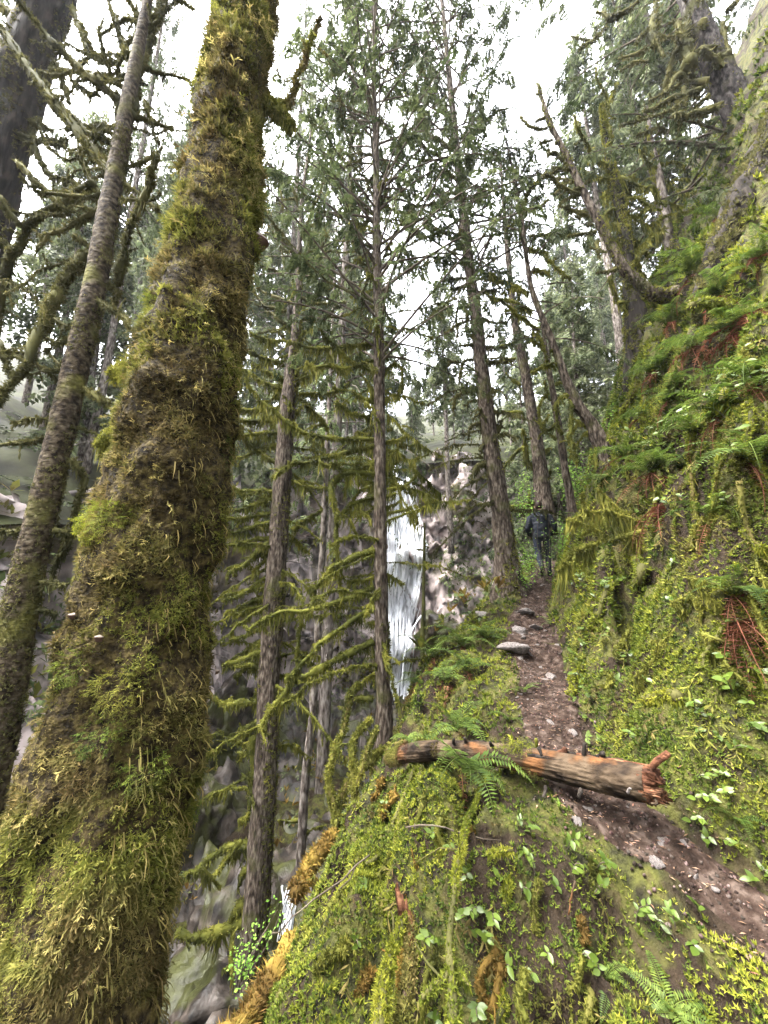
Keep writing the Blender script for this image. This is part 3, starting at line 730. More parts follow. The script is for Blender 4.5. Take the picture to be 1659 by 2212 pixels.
def bough_mesh(root, org, bs, m, name='bough', one=False):
    bb = MB()
    for p, r in bs:
        v, f = tube(p, r, 4, cap=False); bb.add(v, f)
    o = bb.build(name, m, root, origin=org); o['kind'] = 'stuff'
    return o

def moss_cover(root, org, q, rr, n, size, m, seed, f0=0., f1=1., bias=(0, 0, 0), thr=-.2, tm=None, down=.6):
    g = np.random.default_rng(seed); t, U, V = frames(q); s = g.uniform(f0, f1, n)*(len(q)-1.01); i = s.astype(int); fr = (s-i)[:, None]; a = g.uniform(0, 6.283, n)
    nr = np.cos(a)[:, None]*U[i] + np.sin(a)[:, None]*V[i]; c = q[i]*(1-fr) + q[i+1]*fr + nr*rr[i][:, None]
    k = fbm(c[:, 0]*2.5, c[:, 1]*2.5, c[:, 2]*1.2, seed, 3) + nr @ np.array(bias) + .2*g.normal(size=n) > thr; c, nr = c[k], nr[k]; n = len(c)
    B = basis(norm(nr*.7 + g.normal(size=(n, 3))*.5 - np.array([0, 0, down])), norm(nr + g.normal(size=(n, 3))*.4), size*(.6+.8*g.random(n))); bb = MB(); tm = tm or TUFTS
    for j in range(4):
        e = np.arange(n) % 4 == j; v, f = scatter(*tm[j], B[e], c[e]); bb.add(v, f)
    tag(bb.build('moss', m, root, origin=org), kind='stuff')

def thin_branches(root, org, q, rr, n, z0, z1, seed, L=(.5, 1.6), w=(.012, .03), rise=(-.35, .5), droop=.35, mats=None, moss=.8, flen=.1):
    g = np.random.default_rng(seed)
    for p_, r_ in boughs(q, rr, g, n, z0, z1, L[1], L[0], rise, droop): limb(root, org, p_, g.uniform(*w), mats, g, moss, 110, flen, .35, twigs=7)

# ---- the big shaggy trunk in front
def big_trunk():
    pts = [(80, 2700, 490), (152, 2212, 405), (250, 1700, 350), (351, 1100, 300), (462, 500, 205), (532, 0, 142), (572, -300, 118)]
    p, r = trunk_line(pts, [1.45, 1.52, 1.66, 1.85, 2.1, 2.4, 2.6])
    p = np.vstack([p[:1] + (p[0]-p[1])*2.2, p]); r = np.concatenate([[r[0]*1.25], r])
    org = p[0]
    root = empty('mossy_tree', org, 'huge leaning tree trunk shaggy with brown and yellow moss, in front at the left', 'tree')
    g = np.random.default_rng(2)
    q, rr = trunk(root, org, p, r*np.array([.84, .84, .83, .81, .79, .76, .72, .72]), M['moss_trunk_base'], 190, 60, .2/1.4, 9/3.2, seed=6, zf=.55)
    t, U, V = frames(q)
    def surf(n, f0=.16, f1=1.0):
        s = g.uniform(f0, f1, n)*(len(q)-1); i = np.minimum(s.astype(int), len(q)-2); fr = (s-i)[:, None]
        a = g.uniform(0, 6.283, n)
        nr = norm(np.cos(a)[:, None]*U[i] + np.sin(a)[:, None]*V[i])
        c = q[i]*(1-fr) + q[i+1]*fr; ra = (rr[i]*(1-fr[:, 0]) + rr[i+1]*fr[:, 0])
        sf = c + nr*ra[:, None]
        ra = ra*(1 + .2*fbm(sf[:, 0]*9, sf[:, 1]*9, sf[:, 2]*9*.55, 6, 2))
        return c + nr*ra[:, None], nr, t[i], ra
    lump = lambda s: fbm(s[:, 0]*3.2, s[:, 1]*3.2, s[:, 2]*3.2, 31, 2)
    # close mat of short hanging moss
    n = 74000; s, nr, tg, ra = surf(n, .3)
    cl = fbm(s[:, 0]*11, s[:, 1]*11, s[:, 2]*15, 71, 2) + .35*lump(s)   # clumps with dark gaps between
    keep = g.random(n) < np.clip(.85 + .7*cl, .5, 1); s, nr, tg, cl = s[keep], nr[keep], tg[keep], cl[keep]; n = len(s)
    lay = norm(np.stack([vn(s[:, 0]*7, s[:, 1]*7, s[:, 2]*7, 72+k) for k in range(3)], -1))
    d = norm(nr*g.uniform(.2, .9, (n, 1)) - tg*g.uniform(.0, .8, (n, 1)) + lay*.6 + g.normal(size=(n, 3))*.3)
    B = basis(d, norm(nr + g.normal(size=(n, 3))*.4), (.014 + .022*g.random(n))*np.clip(1 + .9*cl, .5, 1.8)*np.clip(np.linalg.norm(s, axis=1)/2.0 - .2, .34, 1.8))
    bb = MB(); e = np.arange(n) % 4
    for j in range(4): v, f = scatter(*SHAG[j], B[e == j]*np.array([1, .8, .8]), s[e == j]); bb.add(v, f)
    tag(bb.build('moss', M['moss_trunk'], root, origin=org), kind='stuff')
    # feathery fronds that stand off the mat and hang
    n = 11000; s, nr, tg, ra = surf(n, .3)
    keep = g.random(n) < np.clip(.4 + 1.1*lump(s) + .7*fbm(s[:, 0]*11, s[:, 1]*11, s[:, 2]*15, 71, 2), .05, 1); s, nr, tg = s[keep], nr[keep], tg[keep]; n = len(s)
    d = norm(nr*g.uniform(.3, 1, (n, 1)) - np.array([0, 0, 1.])*g.uniform(0, .8, (n, 1)) + g.normal(size=(n, 3))*.5)
    B = basis(d, norm(np.array([0, 0, 1.]) + nr*.4 + g.normal(size=(n, 3))*.3), (.026 + .042*g.random(n)**1.6)*np.clip(np.linalg.norm(s, axis=1)/2.0 - .2, .34, 1.7))
    bb = MB(); e = g.integers(0, 4, n); tipm = (lump(s) + .5*g.normal(size=n)) > .25
    for j in range(4):
        for m_ in (0, 1):
            k = (e == j) & (tipm == bool(m_)); v, f = scatter(*FEATH[j], B[k], s[k]); bb.add(v, f, m_)
    tag(bb.build('moss_fronds', [M['moss_trunk'], M['moss_trunk_tip']], root, origin=org), kind='stuff')
    # hanging curtain along the lit right edge
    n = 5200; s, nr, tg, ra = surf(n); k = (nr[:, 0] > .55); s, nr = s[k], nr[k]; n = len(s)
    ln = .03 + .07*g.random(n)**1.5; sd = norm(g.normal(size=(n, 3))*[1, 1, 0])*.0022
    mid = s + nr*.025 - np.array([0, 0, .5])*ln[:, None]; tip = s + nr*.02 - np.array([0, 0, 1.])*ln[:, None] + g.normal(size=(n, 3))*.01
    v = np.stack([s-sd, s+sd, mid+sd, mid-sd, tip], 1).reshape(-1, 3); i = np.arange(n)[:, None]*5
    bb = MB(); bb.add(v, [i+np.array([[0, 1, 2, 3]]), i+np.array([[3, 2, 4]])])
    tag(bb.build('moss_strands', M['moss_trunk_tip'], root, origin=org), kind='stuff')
    # lumps of bright moss
    def clump(px, py, w, hgt, m, n=900, fl=.05, dY=0.0):
        bb = MB(); dm = np.inf; best = None
        rr_ = ray(px, py); rr_ = rr_/np.linalg.norm(rr_)
        tt = q @ rr_; dd = np.linalg.norm(q - tt[:, None]*rr_, axis=1); i = int(np.argmin(dd/np.maximum(rr, .01)))
        dist = np.linalg.norm(q[i]); c0 = rr_*(tt[i] - math.sqrt(max(rr[i]**2 - dd[i]**2, 0))*.9)
        W, H = wid(w, c0)/2, wid(hgt, c0)/2
        n_ = int(n*.5); a = norm(g.normal(size=(n_, 3))); s = c0 + a*np.array([W, min(W, .05), H])
        d = norm(a + [0, -.3, -.4] + g.normal(size=(n_, 3))*.4); B = basis(d, norm(a + [0, 0, .6]), fl*(.6+.6*g.random(n_)))
        v, f = scatter(*FEATH[0], B, s); bb.add(v, f)
        tag(bb.build('moss_clump', m, root, origin=org), kind='stuff')
    for a in [(228, 1130, 80, 65, M['moss_bright'], 500, .045), (285, 800, 36, 60, M['moss_branch'], 500, .035), (262, 940, 26, 50, M['moss_branch'], 300, .03),
              (480, 1010, 26, 130, M['moss_dark'], 420, .03), (495, 990, 18, 60, M['moss_bright'], 160, .025), (300, 1660, 90, 60, M['moss_dark'], 350, .04), (415, 1690, 36, 150, M['moss_dark'], 420, .035),
              (250, 1490, 80, 60, M['moss_branch'], 350, .04), (165, 1440, 55, 55, M['moss_bright'], 300, .04), (340, 660, 60, 30, M['moss_bright'], 180, .035), (430, 90, 60, 40, M['moss_branch'], 240, .04), (220, 1590, 70, 50, M['moss_dark'], 260, .035)]:
        clump(*a)
    # bracket fungi
    def bracket(px, py, w, out, side, mm=None):
        rr_ = ray(px, py); rr_ = rr_/np.linalg.norm(rr_)
        tt = q @ rr_; dd = np.linalg.norm(q - tt[:, None]*rr_, axis=1); i = int(np.argmin(dd/np.maximum(rr, .01)))
        c0 = rr_*(tt[i] - math.sqrt(max(rr[i]**2 - dd[i]**2, 0))*.97)
        nr = c0 - q[i]; nr = norm(nr - t[i]*np.dot(nr, t[i]))
        W = wid(w, c0)/2
        a = np.linspace(-1.45, 1.45, 13); tn = np.cross([0, 0, 1.], nr)
        top = np.array([c0 + nr*W*out*math.cos(x) + tn*W*math.sin(x) for x in a])
        v = np.vstack([top + [0, 0, W*.28], top*1.0 + nr*W*.12 + [0, 0, .05*W], top*.75 + c0*.25 - [0, 0, W*.75], [c0 + [0, 0, W*.75], c0 - [0, 0, W*1.1]]])
        k = 13; j = np.arange(12)
        ft = np.stack([np.full(12, 39), j, j+1], -1); fb = np.stack([np.full(12, 40), 2*k+j+1, 2*k+j], -1)
        bb = MB(); bb.add(v, [np.stack([j, k+j, k+j+1, j+1], -1), ft], 1); bb.add(v, [np.stack([k+j, 2*k+j, 2*k+j+1, k+j+1], -1), fb], 0)
        bb.build('bracket_fungus', [M['fungus'], M['fungus_rim']], root, smooth=True, origin=org)
    bracket(548, 520, 40, 1.5, 1); bracket(483, 612, 22, 1.0, 0); bracket(215, 1378, 20, 1.0, 0); bracket(160, 1330, 18, 1.2, 0); bracket(464, 1450, 14, 1.4, 0)
    # mossy stub and twig on the right side
    mt = [M['moss_trunk'], M['moss_trunk']]
    a = P(572, 215, 2.3)
    limb(root, org, np.array([a, P(600, 240, 2.25), P(630, 268, 2.22)]), .105, mt, g, 1.5, 520, .11, .75)
    limb(root, org, np.array([P(590, 232, 2.3), P(612, 215, 2.25), P(640, 180, 2.25), P(662, 120, 2.25), P(688, 30, 2.25)]), .026, mt, g, 1.2, 330, .07, .35)
    limb(root, org, np.array([P(658, 145, 2.25), P(668, 85, 2.2), P(676, 70, 2.2)]), .02, mt, g, 1.5, 320, .07, .4)
    limb(root, org, np.array([P(300, 795, 1.9), P(265, 800, 1.85), P(245, 815, 1.82)]), .08, [M['moss_branch']]*2, g, 1.3, 420, .06, .7)
    limb(root, org, np.array([P(260, 930, 1.9), P(232, 945, 1.85), P(218, 965, 1.82)]), .06, [M['moss_branch']]*2, g, 1.3, 420, .05, .7)
M['moss_trunk_base'] = mat('moss_trunk_base', [(.008, .006, .003), (.03, .022, .009), (.075, .058, .02)], 30.0, bump=1.0, bscale=60, coord='pos', rough=.9)
big_trunk()

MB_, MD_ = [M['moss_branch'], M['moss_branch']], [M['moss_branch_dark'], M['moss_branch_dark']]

# ---- the slim leaning tree behind the big trunk
def left_tree():
    pts = [(-120, 2050, 130), (-40, 1720, 110), (20, 1450, 88), (62, 1230, 74), (105, 1050, 66), (140, 900, 62), (168, 780, 60), (205, 620, 54), (232, 470, 48), (256, 340, 42), (282, 190, 34), (308, 60, 26), (330, -60, 20)]
    p, r = trunk_line(pts, np.linspace(3.0, 3.5, len(pts)))
    p = np.vstack([p[0] + (p[0]-p[1])*1.6, p]); r = np.concatenate([[r[0]*1.2], r])
    org = p[0]
    root = empty('leaning_tree', org, 'slender leaning tree with peeling bark and crooked mossy limbs behind the huge mossy trunk', 'tree')
    q, rr = trunk(root, org, p, r*.8, M['bark_peel'], 130, 16, .06, 6, zf=1.5)
    moss_cover(root, org, q, rr, 9000, .03, M['moss_branch_dark'], 24, .1, .8, (.3, 0, 0), .25)
    d1 = [(1, ['700,1050 600,940 500,830 390,690 280,540 200,430 120,330 0,160 -80,60 80', '770,650 680,570 600,500 500,420 400,330 300,240 230,150 90,-10 74',
               '690,860 610,815 540,780 460,720 400,680 330,600 44', '790,660 830,400 880,260 930,100 965,-30 66', '705,900 700,720 700,560 40', '760,330 740,260 700,180 650,-20 40',
               '860,600 900,720 920,800 940,860 26', '740,1000 830,965 900,930 960,880 40', '780,680 900,720 1030,765 52', '560,1090 430,1170 340,1225 250,1280 170,1340 110,1420 60,1550 25,1700 5,1850 -10,2050 84',
               '590,1240 520,1280 450,1320 370,1360 300,1390 250,1440 240,1490 50', '560,1480 500,1440 440,1400 34', '545,1490 470,1560 400,1650 350,1730 310,1800 270,1880 240,1950 180,2111 120,2200 60,2300 0,2430 78',
               '700,1700 725,1560 745,1440 800,1300 850,1180 900,1060 925,930 62', '740,1090 830,1150 900,1210 940,1260 44', '620,1700 680,1712 700,1760 655,1830 46', '640,1200 600,1150 540,1060 490,960 470,890 24',
               '830,330 835,200 820,100 760,0 44', '480,130 520,240 570,330 30', '660,460 620,330 590,220 600,100 26', '0,1170 60,1260 130,1350 48', '100,960 180,1040 260,1120 350,1200 400,1240 44']),
          (4, ['330,540 260,525 200,520 130,535 70,555 16', '310,650 220,655 150,662 70,672 -20,690 36', '170,1190 90,1195 -20,1205 44', '500,345 570,395 650,440 60', '320,1190 390,1200 450,1215 56', '240,1500 320,1502 400,1512 44', '230,1660 290,1670 340,1690 36',
               '430,770 480,830 500,890 480,980 450,1080 410,1230 350,1360 290,1490 56', '460,580 510,595 570,612 8', '0,70 30,180 60,280 34'])]
    Y0 = lambda py: np.interp(py, [0, 1450], [3.5, 3.05])
    px_branches(root, org, Y0, d1, MD_, 21, .9, .085, .5, .3, 130, .78)
    g = np.random.default_rng(27); ex = []      # many thin crooked branches
    for k in range(34):
        t = g.random(); x, y = np.interp(t, [0, 1], [140, 310]) + g.normal()*6, np.interp(t, [0, 1], [900, 40]); a = math.pi*(1 if g.random() < .72 else 0) + g.normal()*.5; L = g.uniform(70, 230); q = [(x, y)]
        for j in range(4): a += g.normal()*.45; q.append((q[-1][0] + math.cos(a)*L/4, q[-1][1] - math.sin(a)*L/4*.8 + g.normal()*6))
        ex.append(' '.join(f'{u/KS:.0f},{w_/KS:.0f}' for u, w_ in q) + f' {g.uniform(10, 24):.0f}')
    px_branches(root, org, Y0, [(1, ex)], MD_, 28, .8, .07, .4, .5, 110)
left_tree()

def far_left_tree():
    pts = [(-140, 900, 110), (-60, 560, 100), (0, 340, 86), (28, 230, 82), (62, 120, 80), (108, 0, 76), (150, -120, 66)]
    p, r = trunk_line(pts, 5.0); p = np.vstack([p[0] + (p[0]-p[1])*4, p]); r = np.concatenate([[r[0]*1.2], r]); org = p[0]
    root = empty('old_tree', org, 'thick dark leaning trunk cut by the top left corner of the picture', 'tree')
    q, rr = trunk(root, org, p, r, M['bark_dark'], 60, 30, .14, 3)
    moss_cover(root, org, q, rr, 5000, .06, M['moss_branch_dark'], 25, .3, 1, (0, 0, 0), .05)
    px_branches(root, org, 5.0, [(1, ['70,810 130,825 200,835 300,840 400,842 48', '0,700 40,830 60,930 110,1060 50', '180,760 200,850 230,950 290,1040 390,1070 490,1105 34', '160,720 220,740 290,770 44',
                                       '0,40 60,70 110,110 46', '430,40 480,180 530,290 600,360 700,380 34', '430,480 520,540 600,570 20', '330,380 380,500 410,620 34', '0,1420 40,1460 90,1540 34', '300,420 420,420 520,350 620,370 28'])], MD_, 22, 1.1, .14, .5, .3)
far_left_tree()

# ---- the trunk with tiers of drooping branches
def tier_tree():
    pts = [(535, 2212, 60), (554, 1953, 55), (566, 1771, 50), (577, 1626, 47), (581, 1480, 46), (592, 1295, 42), (599, 1204, 40), (610, 1040, 37), (619, 895, 33), (630, 804, 27), (641, 709, 20), (646, 564, 13), (652, 436, 8), (664, 345, 5), (672, 280, 3)]
    p, r = trunk_line(pts, 8.0); org = p[0] + [0, 0, -.6]
    p = np.vstack([org, p]); r = np.concatenate([[r[0]*1.2], r])
    root = empty('branchy_tree', org, 'brown conifer trunk with tiers of drooping mossy side branches right of the huge trunk', 'tree')
    _tq = trunk(root, org, p, r, M['bark'], 90, 16, .1, 5)
    low = [(5, ['340,350 240,320 80,230 22', '330,290 240,250 130,195 20', '330,210 230,170 120,125 18', '310,470 180,470 40,476 24', '290,540 160,535 30,535 24', '300,610 160,612 10,628 22', '290,790 220,750 150,690 90,630 40,550 24', '290,680 160,715 20,780 18',
                '275,960 150,950 -10,940 22', '265,1000 140,1035 -20,1090 22', '255,1090 130,1105 -20,1128 20', '265,1180 200,1155 150,1125 18', '250,1140 130,1170 -20,1218 24', '250,1235 120,1250 -20,1285 20', '250,1250 180,1310 100,1380 -10,1460 28', '245,1318 130,1360 -10,1425 22',
                '232,1460 160,1510 60,1570 -20,1610 20', '228,1515 110,1545 -30,1580 26', '222,1580 110,1625 -30,1690 24', '215,1645 130,1648 50,1640 14', '205,1910 100,1945 -30,1995 30', '200,1960 100,2010 30,2070 20', '190,2000 110,1990 40,2005 24',
                '395,300 450,280 510,250 640,140 14', '420,380 510,372 590,375 660,350 720,318 20', '390,900 470,925 560,945 22', '380,1190 440,1130 500,1100 555,1072 24', '400,490 440,450 480,440 16', '400,330 450,250 480,180 14', '420,400 500,470 560,540 590,590 20', '250,1350 200,1380 140,1440 16', '230,1760 120,1800 0,1850 24', '225,1840 130,1880 20,1960 18']),
           (8, ['630,190 520,205 420,200 330,158 36', '640,120 620,130 610,160 26', '660,290 600,330 510,380 30', '580,1050 480,1060 360,1110 280,1180 160,1270 44', '530,1020 440,1130 370,1240 20', '600,1180 530,1220 520,1290 40', '540,1500 400,1560 270,1590 150,1570 60', '540,1395 500,1430 470,1500 34', '480,1560 470,1700 480,1850 22', '600,400 600,560 590,700 590,850 40', '600,830 560,880 510,910 28', '605,480 560,500 510,500 22', '290,1180 350,1240 400,1300 18'])]
    px_branches(root, org, 8.0, low, MB_, 31, 1.0, .22, .5, .35, 150, 1.2)
    thin_branches(root, org, *_tq, 46, -3.5, 7.5, 36, (.7, 2.0), (.02, .045), (-.4, .45), .3, MB_, .9, .15)
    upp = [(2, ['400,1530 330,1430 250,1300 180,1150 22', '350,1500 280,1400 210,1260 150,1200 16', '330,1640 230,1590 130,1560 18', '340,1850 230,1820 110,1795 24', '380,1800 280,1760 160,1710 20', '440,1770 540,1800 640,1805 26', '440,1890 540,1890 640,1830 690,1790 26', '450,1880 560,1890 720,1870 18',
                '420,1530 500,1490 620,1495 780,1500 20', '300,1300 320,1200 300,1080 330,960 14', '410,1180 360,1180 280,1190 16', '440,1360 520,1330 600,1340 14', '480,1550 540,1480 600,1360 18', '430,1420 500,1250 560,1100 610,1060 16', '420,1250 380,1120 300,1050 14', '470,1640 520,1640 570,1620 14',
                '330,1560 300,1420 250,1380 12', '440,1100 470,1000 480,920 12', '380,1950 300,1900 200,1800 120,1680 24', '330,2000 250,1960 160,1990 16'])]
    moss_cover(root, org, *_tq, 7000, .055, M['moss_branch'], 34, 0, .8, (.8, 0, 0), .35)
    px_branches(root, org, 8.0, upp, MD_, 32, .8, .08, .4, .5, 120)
tier_tree()

def slim_tree():
    pts = [(640, 2040, 22), (645, 1935, 19), (653, 1789, 20), (660, 1680, 19), (674, 1553, 17), (679, 1481, 17), (685, 1404, 16), (692, 1259, 15), (699, 1149, 14.5), (703, 1040, 13), (710, 895, 10), (714, 804, 8), (718, 700, 5), (722, 600, 3)]
    p, r = trunk_line(pts, 10.0); org = p[0] + [0, 0, -.6]; p = np.vstack([org, p]); r = np.concatenate([[r[0]*1.2], r])
    root = empty('slim_tree', org, 'slim pale grey trunk standing in the gorge between the tier branched trunk and the waterfall', 'tree')
    q, rr = trunk(root, org, p, r, M['bark_grey'], 70, 10, .08, 5)
    px_branches(root, org, 10.0, [(5, ['590,600 540,540 490,470 430,420 18', '590,380 660,400 730,430 14', '600,370 660,360 720,315 16', '600,250 650,200 700,170 10', '560,1080 580,1000 570,960 16', '600,490 640,480 10', '555,560 500,570 440,600 14', '580,650 530,640 480,620 10']),
                                     (8, ['875,900 810,905 745,900 24', '905,985 960,950 1030,930 18'])], MB_, 33, .9, .12, .45, .4)
    bs = boughs(q, rr, np.random.default_rng(3), 26, 1.5, 7.5, 1.3, .4, (-.2, .3)); bough_mesh(root, org, bs, M['twig'])
    crown_from(bs, SPRAY, np.random.default_rng(4), 9, .26).build('crown', M['needle_light'], root, origin=org)
slim_tree()

# ---- the straight tree in the middle
def middle_tree():
    pts = [(828, 1760, 56), (828, 1660, 43), (829, 1553, 38), (827, 1480, 33), (825, 1368, 30), (823, 1259, 29), (821, 1077, 27), (820, 895, 25), (818, 713, 22), (814, 545, 18), (812, 364, 14), (809, 182, 9), (808, 0, 6.5), (806, -200, 4.5), (804, -420, 3)]
    p, r = trunk_line(pts, 6.0); org = p[0] + [0, 0, -.7]; p = np.vstack([org, p]); r = np.concatenate([[r[0]*1.3], r])
    root = empty('straight_tree', org, 'straight brown conifer in the centre, mossy arching branches, partly in front of the waterfall', 'tree')
    q, rr = trunk(root, org, p, r, M['bark'], 110, 18, .1, 6)
    low = [(5, ['870,80 700,100 450,95 250,60 120,20 18', '880,270 750,190 640,110 540,0 18', '860,180 740,215 560,225 450,200 24', '850,520 740,500 680,460 630,430 36', '870,650 700,650 560,630 400,580 250,480 150,370 80,240 24', '870,690 700,730 500,770 370,810 300,850 250,890 28',
                '870,785 740,830 620,820 530,780 28', '880,858 750,850 660,860 620,920 615,1020 640,1080 670,1115 38', '645,1090 640,1200 640,1330 650,1440 660,1510 695,1560 24', '860,990 740,1030 670,1105 28', '855,920 790,950 730,1020 16', '865,1310 740,1350 640,1400 560,1480 490,1565 38',
                '860,1470 780,1490 700,1490 32', '860,1528 720,1590 500,1650 300,1690 180,1740 100,1800 26', '865,1645 740,1720 600,1810 520,1900 420,2000 330,2090 34', '860,1850 740,1910 600,1970 480,2040 390,2100 290,2210 205,2330 195,2400 44',
                '850,790 700,795 600,790 10', '720,1120 755,1200 775,1270 16', '740,850 700,900 690,960 10', '855,900 800,905 760,910 14', '850,1140 800,1080 700,1085 10', '860,600 820,620 760,600 12', '640,1400 600,1450 560,1480 14', '430,1680 420,1800 405,1960 24', '880,400 850,340 810,290 770,250 10', '860,420 800,400 740,360 10', '870,1740 830,1740 20',
                '940,595 970,592 14', '935,665 1010,650 1065,620 16', '935,710 1050,760 1180,900 1260,980 9', '935,830 980,800 1020,760 18', '935,780 970,740 1010,700 12', '935,880 1010,930 1100,945 1180,980 1245,1030 15', '940,945 1040,930 1100,880 1110,860 14', '940,1090 1050,1070 1085,1055 1120,1130 15', '940,990 995,970 18', '940,1450 990,1475 1040,1510 20',
                '930,240 980,205 1020,205 1030,290 1010,400 12', '930,130 1020,0 8', '940,500 1060,610 1200,730 5', '935,760 1080,770 1180,740 5', '935,1050 1000,1030 1020,1010 5', '960,800 980,880 1020,930 1020,1010 8', '930,400 1000,380 1030,300 8', '940,690 1000,900 1060,1050 1120,1140 6']),
           (8, ['1310,185 1250,180 1200,180 30', '1330,20 1270,60 1240,90 10'])]
    px_branches(root, org, 6.0, low, MB_, 41, 1.0, .18, .5, .3, 170, 1.1)
    moss_cover(root, org, q, rr, 2600, .045, M['moss_branch'], 44, 0, .35, (.7, 0, 0), .45)
    thin_branches(root, org, q, rr, 44, -1.2, 7.5, 46, (.5, 1.7), (.012, .03), (-.35, .7), .3, MB_, .9, .1)
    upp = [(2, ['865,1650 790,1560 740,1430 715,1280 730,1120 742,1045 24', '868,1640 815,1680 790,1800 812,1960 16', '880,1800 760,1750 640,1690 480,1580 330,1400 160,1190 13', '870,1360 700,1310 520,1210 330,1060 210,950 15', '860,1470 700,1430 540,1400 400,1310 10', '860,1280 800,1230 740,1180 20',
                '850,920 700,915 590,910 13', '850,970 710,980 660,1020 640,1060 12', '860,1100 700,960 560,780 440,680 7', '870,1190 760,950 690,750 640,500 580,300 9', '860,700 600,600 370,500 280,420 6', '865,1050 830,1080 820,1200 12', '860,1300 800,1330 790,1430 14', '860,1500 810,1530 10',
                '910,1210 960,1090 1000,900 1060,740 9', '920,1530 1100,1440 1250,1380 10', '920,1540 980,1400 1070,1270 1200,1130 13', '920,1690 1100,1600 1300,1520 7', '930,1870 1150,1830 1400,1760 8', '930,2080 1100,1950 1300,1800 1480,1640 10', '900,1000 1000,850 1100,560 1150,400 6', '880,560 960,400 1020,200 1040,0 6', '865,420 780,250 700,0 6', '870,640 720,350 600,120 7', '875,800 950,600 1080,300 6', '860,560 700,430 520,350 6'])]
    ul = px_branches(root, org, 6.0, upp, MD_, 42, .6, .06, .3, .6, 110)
    g = np.random.default_rng(43)
    bs = boughs(q, rr, g, 150, 3.6, 15.5, 2.6, .9, (.3, 1.2), .45); bough_mesh(root, org, bs, M['twig'])
    crown_from(bs + [x for x in ul if x[0][-1][2] > 3.0], SPRAY, g, 12, .21, .6, .35).build('crown', M['needle'], root, origin=org)
middle_tree()

# ---- the tree beside the trail
def trail_tree():
    pts = [(1099, 1275, 78), (1097, 1245, 58), (1090, 1186, 46), (1078, 1077, 39), (1061, 968, 34), (1043, 822, 30), (1030, 700, 26), (1010, 545, 22), (997, 418, 18.5), (985, 309, 16), (974, 200, 13), (963, 91, 10), (955, 0, 8), (940, -180, 5), (930, -380, 3)]
    p, r = trunk_line(pts, 8.0); org = p[0] + [0, 0, -.5]; p = np.vstack([org, p]); r = np.concatenate([[r[0]*1.25], r])
    root = empty('trailside_tree', org, 'tall brown conifer with a flared foot rising left of the hiker beside the trail', 'tree')
    q, rr = trunk(root, org, p, r, M['bark'], 110, 18, .1, 5)
    moss_cover(root, org, q, rr, 2600, .055, M['moss_branch'], 54, 0, .35, (.6, 0, 0), .45)
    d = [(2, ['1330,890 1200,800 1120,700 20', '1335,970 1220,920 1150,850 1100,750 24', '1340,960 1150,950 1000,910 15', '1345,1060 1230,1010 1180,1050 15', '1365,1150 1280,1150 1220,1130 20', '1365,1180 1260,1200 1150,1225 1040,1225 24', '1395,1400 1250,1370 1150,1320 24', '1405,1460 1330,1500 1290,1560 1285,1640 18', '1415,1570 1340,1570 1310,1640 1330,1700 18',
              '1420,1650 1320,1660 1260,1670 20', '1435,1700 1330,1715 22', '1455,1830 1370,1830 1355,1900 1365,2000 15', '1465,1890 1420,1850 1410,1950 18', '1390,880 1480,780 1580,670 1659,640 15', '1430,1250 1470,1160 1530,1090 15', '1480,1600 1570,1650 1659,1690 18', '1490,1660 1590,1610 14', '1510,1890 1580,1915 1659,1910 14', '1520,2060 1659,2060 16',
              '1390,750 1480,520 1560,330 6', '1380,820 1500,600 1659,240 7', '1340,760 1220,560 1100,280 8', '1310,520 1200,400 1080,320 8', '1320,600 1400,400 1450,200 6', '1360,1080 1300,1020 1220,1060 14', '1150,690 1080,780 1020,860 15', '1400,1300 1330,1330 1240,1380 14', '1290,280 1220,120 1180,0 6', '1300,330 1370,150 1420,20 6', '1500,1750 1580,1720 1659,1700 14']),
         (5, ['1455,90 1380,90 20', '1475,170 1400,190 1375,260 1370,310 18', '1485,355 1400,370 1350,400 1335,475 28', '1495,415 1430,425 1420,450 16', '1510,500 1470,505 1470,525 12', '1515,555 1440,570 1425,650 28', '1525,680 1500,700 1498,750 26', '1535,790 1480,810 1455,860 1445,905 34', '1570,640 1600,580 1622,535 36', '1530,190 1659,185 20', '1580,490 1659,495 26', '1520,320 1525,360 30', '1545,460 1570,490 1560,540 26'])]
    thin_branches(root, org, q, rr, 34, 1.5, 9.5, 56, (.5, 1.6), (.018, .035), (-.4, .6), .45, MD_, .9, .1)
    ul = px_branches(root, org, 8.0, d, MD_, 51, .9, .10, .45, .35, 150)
    g = np.random.default_rng(53)
    bs = boughs(q, rr, g, 120, 7.0, 21, 2.8, 1.0, (.2, 1.1), .5); bough_mesh(root, org, bs, M['twig'])
    crown_from(bs + [x for x in ul if x[0][-1][2] > 6.0], SPRAY, g, 13, .24, .6, .35).build('crown', M['needle'], root, origin=org)
trail_tree()

